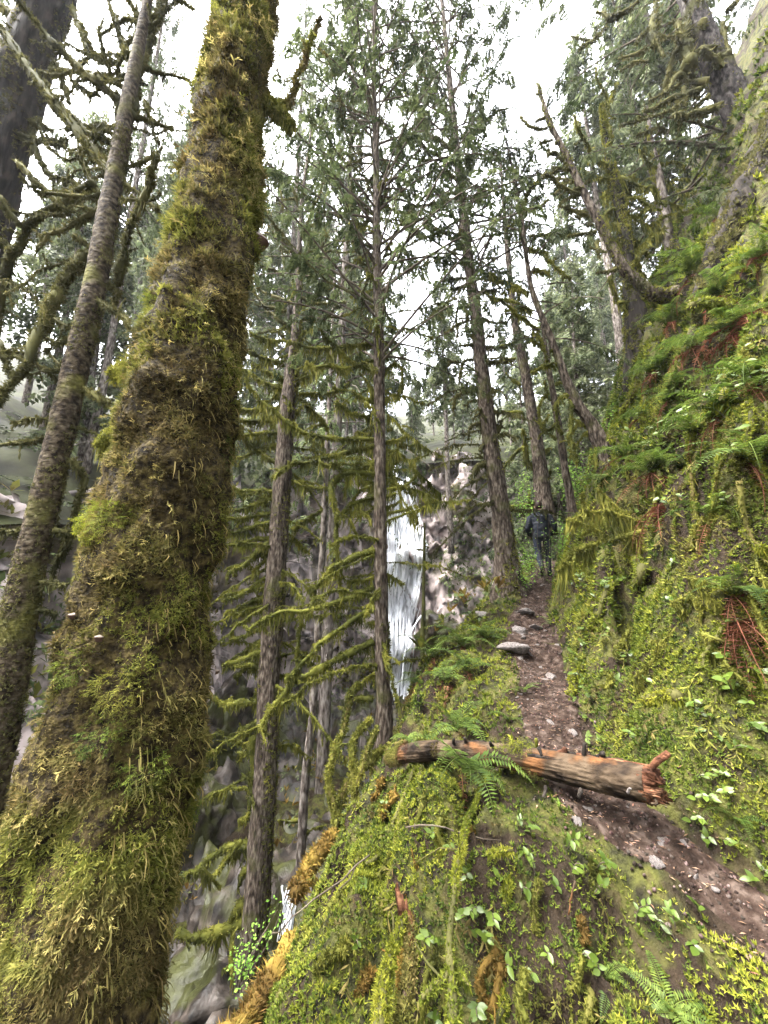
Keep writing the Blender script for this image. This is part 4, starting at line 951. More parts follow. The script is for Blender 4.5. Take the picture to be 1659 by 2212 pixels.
# ---- trees behind the hiker
def simple_tree(name, label, pts, Y, m, data, seed, mats=MB_,  moss=1.0, crown=None, mcol='needle', flen=.11, deep=.6, depth=.4, grp=None, cover=None):
    p, r = trunk_line(pts, Y); org = p[0] + [0, 0, -deep]; p = np.vstack([org, p]); r = np.concatenate([[r[0]*1.15], r])
    root = empty(name, org, label, 'tree', grp)
    q, rr = trunk(root, org, p, r, m, 80, 12, .12, 5)
    if cover: moss_cover(root, org, q, rr, cover[0], cover[1], M['moss_branch'], seed+5, 0, 1, (0, 0, 0), cover[2])
    ul = px_branches(root, org, float(np.mean(np.atleast_1d(Y))), data, mats, seed, moss, flen, .45, depth, 140) if data else []
    if crown:
        g = np.random.default_rng(seed+1); n, z0, z1, l0, l1, per, size = crown
        bs = boughs(q, rr, g, n, z0, z1, l0, l1, (-.1, .8), .5); bough_mesh(root, org, bs, M['twig'])
        crown_from(bs, SPRAY, g, per, size, .6, .35).build('crown', M[mcol], root, origin=org)
    return root
simple_tree('forked_tree', 'mossy conifer with a forked reddish foot directly behind the hiker', [(1176, 1105, 42), (1172, 1060, 34), (1160, 960, 26), (1142, 850, 22), (1125, 760, 18), (1110, 680, 15), (1098, 560, 11), (1088, 440, 7), (1080, 330, 4)], 10.2, M['bark'],
    [(6, ['360,1010 350,930 345,880 60', '350,870 290,830 230,790 210,700 200,690 40', '230,790 215,650 205,590 26', '195,700 130,760 85,830 24', '345,860 370,830 30', '160,170 90,185 -10,195 24', '150,85 60,100 -20,105 20', '190,330 150,300 105,255 22', '205,490 120,490 50,480 26', '285,1030 200,1040 140,1045 30', '245,1040 240,980 250,950 20', '300,740 360,700 320,750 16', '190,100 230,70 280,20 16', '200,250 260,240 18'])], 61, MB_, 1.0, (50, 6, 14, 1.6, .6, 11, .2))
simple_tree('slender_tree', 'slender brown trunk rising from the bank just right of the hiker', [(1240, 1130, 22), (1237, 1105, 19), (1222, 1020, 16), (1208, 930, 15), (1195, 850, 13), (1180, 768, 10), (1172, 700, 7)], 7.5, M['bark'], [(6, ['400,560 330,600 300,470 345,360 22', '350,380 330,300 12', '360,500 320,580 400,640 14'])], 62, MB_)
simple_tree('crooked_tree', 'crooked mossy tree leaning left over the trail right of the hiker', [(1315, 1010, 40), (1298, 960, 34), (1276, 915, 26), (1245, 870, 22), (1222, 820, 19), (1205, 770, 16), (1180, 705, 13), (1150, 630, 11), (1135, 540, 9.5), (1125, 460, 8), (1110, 380, 5), (1098, 320, 3)], 6.6, M['bark'],
    [(6, ['640,600 680,680 660,780 670,880 690,960 700,990 36', '700,700 740,770 800,850 20', '540,540 500,600 490,560 30', '490,410 490,560 480,640 500,700 520,790 26', '470,385 420,410 400,460 410,540 430,620 26', '405,200 330,215 250,255 26', '480,300 470,370 24', '430,310 400,320 18', '400,110 370,130 26', '520,540 560,560 590,590 22', '640,700 630,760 650,850 660,900 28', '600,590 520,680 480,760 14', '330,110 260,60 210,30 20', '350,190 310,60 260,0 18']),
     (3, ['260,1600 310,1610 360,1615 24', '240,1480 330,1510 400,1590 480,1650 28', '250,1400 350,1390 460,1395 16', '200,1220 260,1100 330,1040 16', '180,1300 100,1360 16', '260,1850 150,1830 90,1850 18', '300,1960 210,1900 100,1800 -20,1740 24', '240,1740 130,1690 0,1620 24', '240,1840 120,1780 0,1770 18', '190,1250 280,1230 350,1190 12'])], 63, MB_, 1.0, (46, 4.6, 11, 1.5, .5, 11, .18))
simple_tree('leaning_snag', 'bare leaning snag with short stubs reaching up from the slope into the white sky', [(1466, 640, 36), (1440, 640, 30), (1405, 632, 26), (1372, 605, 22), (1340, 570, 19), (1310, 510, 17), (1280, 455, 15), (1252, 400, 14), (1228, 345, 12), (1205, 300, 10), (1185, 260, 10), (1172, 215, 6), (1160, 178, 3)], 5.7, M['bark'],
    [(3, ['760,1600 690,1615 640,1618 22', '640,1440 650,1500 655,1530 22', '700,1500 640,1480 600,1470 12', '590,1275 500,1250 415,1225 26', '540,1300 510,1280 18', '640,1380 560,1390 470,1405 20', '540,1160 440,1110 380,1060 330,1030 30', '520,1160 470,1180 430,1200 20', '500,1080 430,1060 390,1060 20', '440,960 400,910 350,920 30', '420,1000 360,1040 310,1050 22', '470,1010 450,960 18', '540,1100 600,1070 16', '350,760 290,765 230,740 190,690 20', '380,830 300,850 14', '400,850 430,825 20', '330,700 280,720 16', '300,560 280,555 14', '500,1130 560,1110 18', '350,930 360,890 14', '450,1010 400,1000 390,990 14', '620,1330 580,1350 12', '470,1080 455,1090 14', '420,1130 390,1150 14'])], 64, MD_, .8, flen=.05, cover=(2600, .04, -.1))
simple_tree('twisted_tree', 'thick twisted tree bearded with hanging moss behind the leaning snag', [(1390, 790, 70), (1385, 740, 60), (1375, 690, 44), (1365, 640, 34), (1358, 590, 28), (1350, 520, 24), (1340, 450, 22), (1325, 390, 18), (1312, 330, 13), (1305, 270, 8), (1300, 225, 4)], 7.0, M['bark_dark'],
    [(3, ['700,990 620,920 560,830 530,750 510,690 26', '720,1060 640,1050 550,1020 490,970 26', '700,700 720,600 770,500 16', '720,900 720,780 690,620 18', '780,1060 900,1110 980,1120 1020,1180 1060,1225 30', '780,1140 690,1180 720,1130 850,1130 20', '760,1230 820,1190 880,1180 950,1220 1030,1255 26', '760,1100 850,1060 900,1120 30', '800,1300 870,1290 950,1240 20', '830,1380 870,1440 910,1480 24', '850,1500 940,1500 950,1540 22', '720,1640 740,1720 770,1800 24', '770,1800 870,1790 960,1760 24', '740,1240 690,1280 720,1350 26', '780,1340 730,1330 26', '700,1440 780,1440 820,1450 16', '850,1700 910,1690 22', '820,1850 820,1960 840,2080 30', '880,1900 920,2000 930,2111 40', '960,1880 990,1980 1040,2080 50', '1000,1000 940,960 890,850 18', '900,1600 880,1540 900,1480 24', '780,1500 860,1540 840,1560 16', '870,1680 900,1620 940,1640 18', '760,870 850,870 960,880 10', '700,560 650,480 640,400 10', '880,1300 960,1340 1060,1280 1190,1260 12', '870,1480 960,1420 1050,1340 12'])], 65, MB_, 1.2, flen=.16, depth=.6, cover=(3500, .07, -.2))
simple_tree('tangled_tree', 'pale tangled tree with drooping bearded twigs high on the slope at the right', [(1470, 760, 34), (1460, 640, 24), (1445, 520, 20), (1432, 420, 15), (1418, 350, 11), (1405, 290, 7), (1398, 230, 4)], 7.6, M['bark_grey'],
    [(3, ['990,1000 1010,930 1000,880 14', '1000,980 1090,960 1150,980 1160,1010 14', '1020,1060 1150,1140 1260,1150 14', '990,970 930,870 890,830 12', '980,950 950,800 940,740 10', '1020,1100 1100,1070 1200,1060 10', '1030,1180 960,1220 860,1300 12', '1060,1200 1130,1230 1200,1220 12', '1040,1050 960,1060 900,1090 12', '1000,900 1080,850 1140,790 12', '1080,1420 1150,1400 1220,1360 1270,1390 1330,1420 34', '1100,1500 1180,1500 1260,1480 20', '1050,1680 1130,1620 1220,1560 1270,1480 26', '1020,1280 1000,1350 940,1420 880,1500 14', '1150,1360 1060,1360 1000,1420 14', '1080,1440 1140,1520 1180,1590 14'])], 66, MB_, 1.1, flen=.16)

# ---- the big dark spruce top right
def corner_tree():
    pts = [(1760, 640, 120), (1700, 480, 110), (1640, 340, 92), (1600, 255, 80), (1560, 170, 72), (1520, 80, 62), (1490, 0, 54), (1440, -140, 44)]
    p, r = trunk_line(pts, 6.5); p = np.vstack([p[0] + (p[0]-p[1])*1.2, p]); r = np.concatenate([[r[0]*1.2], r]); org = p[0]
    root = empty('corner_tree', org, 'big pale barked tree leaning left in the top right corner with heavy mossy limbs', 'tree')
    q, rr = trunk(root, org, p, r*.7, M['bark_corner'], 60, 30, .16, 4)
    moss_cover(root, org, q, rr, 2500, .06, M['moss_branch_dark'], 78, 0, 1, (0, 0, 0), .35)
    d = [(3, ['1380,620 1280,660 1190,680 1100,690 46', '1250,540 1120,580 1000,640 890,690 46', '1300,490 1180,490 1080,530 960,600 40', '1180,500 1130,440 1060,540 1040,560 30', '1200,400 1150,260 1180,140 1230,0 70', '1180,260 1120,300 1080,400 1045,540 44', '1190,250 1190,380 1200,440 1250,580 44', '1130,240 1130,150 1100,120 40', '980,270 970,180 990,80 1000,0 44', '980,200 1010,260 1050,330 24', '940,290 860,330 770,345 30', '950,360 850,380 780,420 26', '1000,210 1060,225 1120,215 26', '1340,300 1270,300 1230,310 50', '1360,340 1420,330 1400,230 1380,140 44', '1390,400 1330,340 1260,300 50', '720,110 820,70 900,0 34', '720,120 680,80 640,75 22', '700,160 620,240 540,300 20', '600,245 540,230 490,220 14', '880,250 930,200 960,180 26', '1310,560 1260,610 1210,650 22', '1160,520 1160,600 1170,640 30', '1060,780 1000,760 880,800 18', '1240,720 1270,750 20', '1180,540 1100,640 780,750 18', '1420,60 1500,-20 30', '1270,130 1280,170 40'])]
    ul = px_branches(root, org, 6.3, d, MD_, 71, .9, .09, .5, .35, 150)
    g = np.random.default_rng(72)
    bs = boughs(q, rr, g, 26, 7.5, 15, 4.2, 2.5, (-.1, .5), .45, az=(2.4, 1.0)); bough_mesh(root, org, bs, M['twig'])
    fl = []                                      # long feathery boughs hanging across the corner, seen from below
    for a_, b_, c_ in [((1500, -60), (1330, 20), (1230, 120)), ((1480, -20), (1300, 80), (1180, 250)), ((1560, -60), (1400, 100), (1300, 260)), ((1640, -60), (1560, 90), (1480, 220)), ((1700, 60), (1640, 160), (1560, 300)), ((1700, 160), (1640, 260), (1540, 420)),
                       ((1420, -80), (1260, -30), (1150, 60)), ((1560, 40), (1440, 160), (1330, 330)), ((1650, 20), (1600, 120), (1600, 230)), ((1200, -60), (1140, 20), (1100, 110))]:
        for k in range(2):
            y = g.uniform(6.5, 9.5); p_ = np.array([P(x + g.normal()*26, yy + g.normal()*22, y + dy) for (x, yy), dy in ((a_, 0), (b_, .2), (c_, .5))])
            fl.append((spline(p_, 10), np.linspace(.012, .003, 10)))
    bough_mesh(root, org, fl, M['twig'], 'hanging_bough')
    crown_from(bs + fl, SPRAY, g, 13, .2, .5, .12).build('crown', M['needle'], root, origin=org)
corner_tree()
def slope_tree():
    p, r = trunk_line([(1525, 640, 70), (1560, 560, 84), (1590, 490, 96), (1625, 410, 104), (1665, 330, 104), (1705, 240, 100), (1760, 100, 90)], 4.9); org = p[0] + [0, 0, -.5]; p = np.vstack([org, p]); r = np.concatenate([[r[0]*.8], r])
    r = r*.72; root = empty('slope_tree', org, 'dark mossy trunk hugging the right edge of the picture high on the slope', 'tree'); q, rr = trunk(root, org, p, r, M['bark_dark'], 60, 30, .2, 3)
    moss_cover(root, org, q, rr, 4000, .075, M['moss_branch_dark'], 68, 0, 1, (0, 0, .3), -.7); moss_cover(root, org, q, rr, 1200, .08, M['moss_branch'], 69, 0, .7, (-.3, 0, .5), .3, FEATH)
slope_tree()

# ---- standing dead pole on the fern mound
def pole():
    p, r = trunk_line([(912, 1440, 10), (913, 1380, 9), (915, 1300, 7.5), (916, 1200, 6), (917, 1130, 4)], 7.2); org = p[0] + [0, 0, -.3]; p = np.vstack([org, p]); r = np.concatenate([r[:1], r])
    root = empty('dead_pole', org, 'thin dead pole standing upright in front of the waterfall on the fern mound', 'dead pole')
    trunk(root, org, p, r, M['moss_branch_dark'], 40, 8, .2, 12)
    px_branches(root, org, 7.2, [(5, ['1165,1160 1150,1170 6', '1165,1280 1190,1290 5', '1170,1400 1185,1390 10', '1165,1310 1120,1300 5'])], MD_, 5, .7, .04)
pole()

# ------------------------------------------------------------------ background conifers
def conifer_template(seed, H, crown0, nb, L0, per, size, tm, droop=.55, rk=.009):
    g = np.random.default_rng(seed); n = 24; zz = np.linspace(0, H, n); lean = g.normal(size=2)*.02
    q = np.stack([zz*lean[0] + .12*vn(zz*.2, zz*0, 0, seed), zz*lean[1], zz], -1); rr = H*rk*(1-zz/H)**.8 + .015
    bb = MB(); v, f = tube(q, rr, 8, .08, 2, seed); bb.add(v, f); 
    bs = boughs(q, rr, g, nb, H*crown0, H*.985, L0, .35, (-.1, .35), droop)
    dead = boughs(q, rr, g, 26, H*.12, H*crown0, L0*.55, L0*.5, (-.2, .2), .25)
    for p_, r_ in dead + bs: v, f = tube(p_, r_*.9, 3, cap=False); bb.add(v, f)
    t_o = bb.build('trunk', M['bark_grey'], None, smooth=True)
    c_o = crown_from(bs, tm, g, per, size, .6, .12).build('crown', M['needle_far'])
    tm_, cm_ = t_o.data, c_o.data
    bpy.data.objects.remove(t_o); bpy.data.objects.remove(c_o)
    return tm_, cm_
TEMPL = [conifer_template(100+i, Hh, c0, nb, L0, per, sz, SPRAY_FAR) for i, (Hh, c0, nb, L0, per, sz) in enumerate(
    [(24, .3, 150, 3.0, 6.5, .53), (20, .22, 140, 2.8, 6.5, .5), (28, .42, 150, 2.8, 8, .54), (16, .1, 140, 2.6, 9, .44), (22, .5, 110, 2.4, 8, .5)])]
NEARC = [conifer_template(120+i, Hh, c0, nb, L0, per, sz, SPRAY, rk=.005) for i, (Hh, c0, nb, L0, per, sz) in enumerate(
    [(25, .3, 170, 2.7, 6, .33), (27, .4, 160, 2.5, 6, .33)])]
def conifer(t, loc, rz, s, label, grp, light=False):
    o = empty('conifer', loc, label, 'tree', grp); o.rotation_euler = (0, 0, rz); o.scale = (s, s, s)
    link('trunk', t[0], o)
    c = link('crown', t[1], o)
    return o
g = np.random.default_rng(200)
# tall ones standing in the gorge and on its near rim (picture column, distance)
NEAR = [(700, 13.5, 0, 1.55, 'tall dark conifer whose crown fills the sky between the huge trunk and the straight tree'),
        (596, 15, 1, 1.5, 'tall conifer close behind the tier branched trunk'),
        (420, 13, 0, 1.45, 'tall conifer hidden mostly behind the huge mossy trunk'),
                (150, 13, 1, 1.0, 'tall dark conifer behind the slender leaning tree')]
for px, Yd, t, s, lab in NEAR:
    q = P(px, 1286, Yd); i = int(np.argmin(np.hypot(S[:, 0]-q[0], S[:, 1]-q[1])))
    z = FLOOR if np.dot(q[:2]-CEN, OUT[i]) < np.dot(S[i, :2]-CEN, OUT[i]) else hill_z(i, 2)
    conifer((NEARC + [TEMPL[4]])[t], (q[0], q[1], z-.2), g.uniform(0, 6.28), s, lab, None)
conifer(TEMPL[4], tuple(P(974, 1195, 22.0)), 1.0, .85, 'conifer with a bare pale lower trunk on the shoulder right of the waterfall', None)
# the wood on the hill above the cliff
rows = []
for r, step in ((2.2, 5.0), (6.5, 4.2), (11.5, 4.2), (18, 5.0), (27, 6)):
    d = np.concatenate([[0], np.cumsum(np.linalg.norm(np.diff(S[:, :2] + OUT*r, axis=0), axis=1))])
    for s_ in np.arange(step*.4*g.random(), d[-1], step):
        i = int(np.searchsorted(d, s_ + g.normal()*.5).clip(4, NS-2)); rr_ = r + g.normal()*1.0
        loc = (S[i, 0]+OUT[i, 0]*(rr_+1.2), S[i, 1]+OUT[i, 1]*(rr_+1.2), hill_z(i, max(rr_, 0)) - .3)
        if loc[1] < 2: continue
        ax_ = math.degrees(math.atan2(loc[0], loc[1]))
        if r < 5 and -3 < ax_ < 13: continue
        ax = math.degrees(math.atan2(loc[0], loc[1]))
        rows.append((r, ax, loc))
COLS = [(-99, 'behind the slender leaning tree'), (-26, 'behind the huge mossy trunk'), (-15, 'behind the tier branched trunk'), (-7, 'left of the waterfall top'), (0, 'around the waterfall top'), (6, 'left of the trailside tree'), (14, 'behind the trailside tree'), (22, 'behind the leaning snag')]
ROWN = {2.2: 'on the cliff edge', 6.5: 'just above the cliff edge', 11.5: 'halfway up the far hill', 18: 'high on the far hill', 27: 'along the far skyline'}
for r, ax, loc in rows:
    lab = [l for a, l in COLS if ax >= a][-1]
    s = g.uniform(.72, 1.1)
    if 1.0 < ax < 26: s *= .42 if r < 10 else .55          # the gap of open sky
    elif r > 10: s *= .9
    t = TEMPL[int(g.integers(0, 5))]
    conifer(t, loc, g.uniform(0, 6.28), s, f'conifer {ROWN[r]} {lab}', 'conifers on the hill above the cliff')
# conifers up the right-hand slope
for k, (px, Yd, t, s, lab) in enumerate([(1290, 13, 3, .62, 'bushy pale conifer behind the crooked tree'), (1225, 15, 3, .75, 'bushy conifer behind the forked tree'), (1420, 13, 4, .8, 'conifer above the tangled tree'),
                                          (1500, 14, 1, .7, 'conifer high on the slope under the corner tree'), (1580, 12, 1, .8, 'conifer high on the slope at the right edge'), (1660, 12, 0, .8, 'conifer just outside the right edge'), (1150, 19, 3, .8, 'small conifer behind the trail bend')]):
    x = P(px, 1286, Yd)[0]; conifer(TEMPL[t], (x, Yd, float(h(x, Yd)) - .3), k*1.3, s, lab, 'conifers on the upper slope')

# unseen conifers added behind and beside the viewpoint to block sky light
for k, (x, y, t, sc_, lab) in enumerate([(-3.5, -6, 1, 1.3, 'rear left'), (.5, -7.5, 0, 1.3, 'rear'), (4.5, -6.5, 1, 1.2, 'rear right'), (6.5, -2.5, 0, 1.1, 'right rear'), (8.5, 1.0, 1, 1.0, 'right'), (-1.5, -11, 1, 1.3, 'far rear'), (3.5, -12, 0, 1.3, 'far rear right'), (-7.5, -9, 0, 1.3, 'far rear left'), (9.5, -6, 0, 1.1, 'far right rear')]):
    conifer(NEARC[t], (x, y, float(h(x, max(y, -7.9))) - .3), k*.9, sc_, f'unseen tall conifer added behind the viewpoint to block sky light, {lab}', 'added light blocking conifers behind the viewpoint')

# ------------------------------------------------------------------ the fallen log
def fallen_log():
    pts = [(838, 1642, 20), (862, 1632, 32), (900, 1624, 36), (1000, 1622, 40), (1120, 1638, 48), (1250, 1664, 60), (1330, 1680, 68), (1400, 1694, 72)]
    p, r = trunk_line(pts, [4.05, 3.95, 3.8, 3.45, 3.1, 2.8, 2.62, 2.5]); org = p[4]
    root = empty('fallen_log', org, 'broken fallen log with orange splintered end lying across the trail', 'log')
    g = np.random.default_rng(301)
    pr = spline(np.column_stack([p, r]), 90); q, rr = pr[:, :3], pr[:, 3]
    pr = spline(np.column_stack([p, r]), 170); ql, rl = pr[:, :3], pr[:, 3]; tl, Ul, Vl = frames(ql); al = np.linspace(0, 6.283, 84, endpoint=False); ca, sa = np.cos(al)[None], np.sin(al)[None]; sl_ = np.linspace(0, 1, 170)[:, None]
    crack = -np.clip(.25 - np.abs(fbm(ca*7, sa*7, sl_*7, 90, 2)), 0, 1)*.34; rl2 = rl[:, None]*(1 + .07*fbm(ca*1.3, sa*1.3, sl_*9, 91, 2) + crack + .05*vn(ca*16, sa*16, sl_*24, 92) + .05*(worley(np.stack([ca*2.5+0*sl_, sa*2.5+0*sl_, sl_*11+0*ca], -1), 94) > .1))
    v = (ql[:, None] + (ca[..., None]*Ul[:, None] + sa[..., None]*Vl[:, None])*rl2[..., None]).reshape(-1, 3); ii = np.arange(169)[:, None]*84; jj = np.arange(84)[None]
    f = [np.stack([ii+jj, ii+(jj+1) % 84, ii+84+(jj+1) % 84, ii+84+jj], -1).reshape(-1, 4)]; bb = MB(); bb.add(v, f); lg = bb.build('log_body', M['wood'], root, smooth=False, origin=org)
    d = norm(q[-1]-q[-6]); t, U, V = frames(q)
    na = 150; an = np.linspace(0, 6.283, na, endpoint=False); er = q[-1]; rim = (U[-1][None]*np.cos(an)[:, None] + V[-1][None]*np.sin(an)[:, None])
    Lr = .01 + .05*np.clip(.5 + .9*vn(an*2.6, an*0, 0, 7) + .45*g.normal(size=na), 0, 1.7)*np.where(rim[:, 2] < .3, 1.2, .7)
    lay = [er + rim*rr[-1]*1.0 - d*.03, er + rim*(rr[-1]*(.97 + .05*g.normal(size=na)))[:, None] + d[None]*(Lr*.6)[:, None], er + rim*(rr[-1]*(.82 + .1*g.normal(size=na)))[:, None] + d[None]*Lr[:, None],
           er + rim*(rr[-1]*(.6 + .1*g.normal(size=na)))[:, None] + d[None]*(Lr*.3 + .05*g.random(na))[:, None], er + rim*(rr[-1]*.3) + d[None]*(.09*g.random(na))[:, None]]
    v = np.vstack(lay + [er[None] + d*.02]); jj = np.arange(na); fs = [np.stack([k*na+jj, k*na+(jj+1) % na, (k+1)*na+(jj+1) % na, (k+1)*na+jj], -1) for k in range(4)]
    bb = MB(); bb.add(v, [np.vstack(fs), np.stack([4*na+jj, 4*na+(jj+1) % na, np.full(na, 5*na)], -1)]); bb.build('broken_end', M['wood_red'], root, origin=org)
    for k in range(14):                           # loose splinters
        a = g.uniform(0, 6.28); c = er + (U[-1]*math.cos(a) + V[-1]*math.sin(a))*rr[-1]*g.uniform(.3, .98) - d*.03
        e = c + d*g.uniform(.03, .1) + g.normal(size=3)*.025; v, f = tube(np.array([c, (c+e)/2 + g.normal(size=3)*.006, e]), np.array([.011, .008, .002])*g.uniform(.6, 1.3), 5, .3, 20, k)
        bb = MB(); bb.add(v, f); bb.build('splinter', M['wood_red'], root, origin=org)
    for k in range(16):                           # loose plates of bark on the near side
        i = int(g.integers(30, 84)); a = g.uniform(2.6, 5.6)
        nn_ = U[i]*math.cos(a) + V[i]*math.sin(a); c = q[i] + nn_*rr[i]*1.03; L = g.uniform(.05, .16); W = g.uniform(.015, .035); s_ = np.cross(t[i], nn_)
        v = np.array([c - t[i]*L - s_*W, c + t[i]*L*.9 - s_*W*.7, c + t[i]*L + s_*W, c - t[i]*L*.8 + s_*W*1.1]) + g.normal(size=(4, 3))*.006
        v = np.vstack([v, v - nn_*.018]); bb = MB(); bb.add(v, [np.array([[0, 1, 2, 3], [7, 6, 5, 4], [0, 4, 5, 1], [1, 5, 6, 2], [2, 6, 7, 3], [3, 7, 4, 0]])]); bb.build('bark_plate', M['bark_dark' if k % 3 else 'wood_red'], root, origin=org)
    def stub(a, b_, Ya, Yb, w, m, tipf=.75):
        A, B_ = P(*a, Ya), P(*b_, Yb); W = wid(w, A)/2
        v, f = tube(spline(np.array([A, (A+B_)/2 + g.normal(size=3)*.005, B_]), 8), np.linspace(W, W*tipf, 8), 8, .2, 25, 3); bb = MB(); bb.add(v, f); bb.build('branch_stub', m, root, origin=org)
    stub((1402, 1668), (1444, 1628), 2.5, 2.42, 14, M['wood_red'], .95)
    stub((1262, 1640), (1262, 1606), 2.78, 2.75, 11, M['bark_dark']); stub((1290, 1640), (1302, 1627), 2.72, 2.65, 14, M['bark_dark']); stub((1205, 1630), (1222, 1617), 2.9, 2.85, 14, M['wood_red'])
    stub((1158, 1625), (1158, 1596), 3.05, 3.0, 9, M['moss_branch']); stub((1178, 1700), (1173, 1722), 2.88, 2.8, 9, M['bark_dark']); stub((1415, 1725), (1408, 1736), 2.42, 2.36, 7, M['wood']); stub((1356, 1712), (1362, 1704), 2.42, 2.38, 7, M['stone'])
    stub((1255, 1705), (1250, 1722), 2.65, 2.6, 9, M['bark_dark']); stub((1066, 1614), (1058, 1603), 3.2, 3.15, 8, M['bark_dark']); stub((1036, 1650), (1038, 1672), 3.2, 3.15, 10, M['bark_dark']); stub((1005, 1606), (1003, 1594), 3.4, 3.35, 8, M['bark_dark']); stub((983, 1610), (980, 1596), 3.45, 3.4, 7, M['bark_dark']); stub((1163, 1615), (1170, 1632), 2.88, 2.85, 8, M['bark_dark'])
    # moss on its left half
    n = 9000; s = g.random(n)**1.3*.66*89; i = s.astype(int); a = g.uniform(0, 6.28, n)
    nn_ = U[i]*np.cos(a)[:, None] + V[i]*np.sin(a)[:, None]; c = q[i] + nn_*rr[i][:, None]*.98
    keep = fbm(c[:, 0]*5, c[:, 1]*5, c[:, 2]*5, 17, 2) > -.1 + .5*(s/55); c, nn_ = c[keep], nn_[keep]; n = len(c)
    B = basis(norm(g.normal(size=(n, 3)) - [0, 0, .8]), norm(nn_), .016 + .018*g.random(n)); bb = MB(); v, f = scatter(*SHAG[1], B, c); bb.add(v, f)
    tag(bb.build('moss', M['moss_trunk'], root, origin=org), kind='stuff')
    c0 = P(1110, 1612, 3.05); n = 140; c = c0 + g.normal(size=(n, 3))*[.06, .05, .012]; B = basis(norm(g.normal(size=(n, 3)) + [0, 0, .3]), norm(g.normal(size=(n, 3))), .03 + .02*g.random(n))
    bb = MB(); v, f = scatter(*FEATH[1], B, c); bb.add(v, f); tag(bb.build('moss_cap', M['moss_bright'], root, origin=org), kind='stuff')
fallen_log()

# ------------------------------------------------------------------ mossy sticks, roots, saplings
def lie(c, s, up=.5):                             # points of a stick lying on the ground where the picture shows it
    pts, w = conv(c, s); q = [hit(x, y) for x, y in pts]
    W = wid(w, q[0]); out = []
    for a in q: out.append(a + nrm(np.array(a[0]), np.array(a[1]))*W*up)
    return np.array(out), W
def stick(name, label, cat, lims, mats, seed, moss=1.0, flen=.06, dens=420, tip=.6, grp=None):
    g = np.random.default_rng(seed); org = np.array(lims[0][0][0]); root = empty(name, org, label, cat, grp)
    for wp, w in lims: limb(root, org, np.asarray(wp), w*.85, mats, g, moss, dens, flen, tip, 'stem', 9, .3)
    return root
def pxl(c, s, Ys):
    pts, w = conv(c, s); Ys = np.interp(np.linspace(0, 1, len(pts)), np.linspace(0, 1, len(Ys)), Ys)
    q = np.array([P(x, y, Y) for (x, y), Y in zip(pts, Ys)]); return q, wid(w, q[len(q)//2])
BR_ = [M['moss_branch_dark'], M['moss_bright']]; OR_ = [M['moss_orange'], M['moss_orange']]; TR_ = [M['moss_trunk'], M['moss_branch']]
q1, w1 = pxl(9, '740,2200 725,1950 710,1700 720,1500 750,1300 790,1100 820,960 870,790 892,615 52', [1.6, 1.78, 2.05, 2.48, 3.05])
q2, w2 = pxl(9, '715,1800 640,1880 540,1955 50', [1.74, 1.66]); q3, w3 = pxl(9, '735,1760 780,1820 820,1880 30', [1.78, 1.7])
stick('mossy_sapling', 'tall yellow green mossy stem leaning up against the fallen log', 'stem', [(q1, w1*1.0), (q2, w2), (q3, w3)], BR_, 311, 1.0, .03, 520, .4)
stick('mossy_sapling', 'thick mossy stem at the lower centre left of the tall leaning stem', 'stem', [pxl(9, '285,2180 310,2000 340,1820 380,1640 440,1480 90', [1.6, 1.8, 2.02])], BR_, 312, 1.0, .035, 520, .6)
def split_stick():
    q, w = pxl(9, '420,2200 445,2000 478,1750 470,1560 455,1450 62', [1.7, 1.8, 1.96, 2.03]); org = q[0]; g = np.random.default_rng(5)
    root = empty('split_stick', org, 'rotten stick with a bright orange broken top standing in the bank', 'stick')
    p = spline(q, 30); v, f = tube(p, np.linspace(w*.5, w*.42, 30), 10, .2, 9, 4); bb = MB(); bb.add(v, f); bb.build('stem', M['wood'], root, smooth=True, origin=org); moss_cover(root, org, p, np.linspace(w*.5, w*.42, 30), 900, .022, M['moss_trunk'], 8, 0, .9, (-.3, 0, 0), .1)
    for k in range(7):
        c = q[-1] + g.normal(size=3)*[.015, .01, 0] - [0, 0, .03]; e = c + np.array([-.012 + .012*g.normal(), .01*g.normal(), g.uniform(.06, .16)])
        v, f = tube(np.array([c, (c+e)/2, e]), np.array([.016, .015, .004]), 5, .3, 20, k); bb = MB(); bb.add(v, f); bb.build('splinter', M['wood_red'], root, origin=org)
split_stick()
stick('mossy_log', 'orange brown moss covered log sloping down into the gorge at the bank edge', 'log', [pxl(8, '1075,985 1020,1050 950,1140 890,1250 860,1330 105', [4.3, 4.0, 3.7])], OR_, 313, 1.1, .05, 700, .9)
stick('mossy_log', 'broad orange mossy log running down the bank in the lower centre', 'log', [pxl(8, '830,1640 790,1750 720,1860 650,1960 540,2130 440,2280 190', [3.0, 2.6, 2.2])], OR_, 314, 1.1, .06, 900, 1.0)
stick('arching_sapling', 'arching mossy saplings leaning together below the straight tree', 'sapling', [pxl(8, '1140,990 1110,900 1060,760 1050,620 1090,480 1140,370 1150,250 1180,140 1250,90 46', [4.6, 5.2]), pxl(8, '1150,1000 1210,900 1195,700 1190,480 1220,370 1310,300 44', [4.5, 5.0]), pxl(8, '1230,960 1220,850 1240,600 1330,350 38', [4.4, 4.9])], TR_, 315, 1.1, .07, 420, .6)
stick('mossy_root', 'pale mossy root arching off the foot of the straight tree', 'root', [pxl(8, '1390,470 1290,560 1170,680 1100,830 1085,920 52', [5.4, 4.6]), pxl(8, '1520,430 1400,470 1340,500 1290,560 34', [4.6, 5.4])], TR_, 316, 1.1, .06, 420, .7)
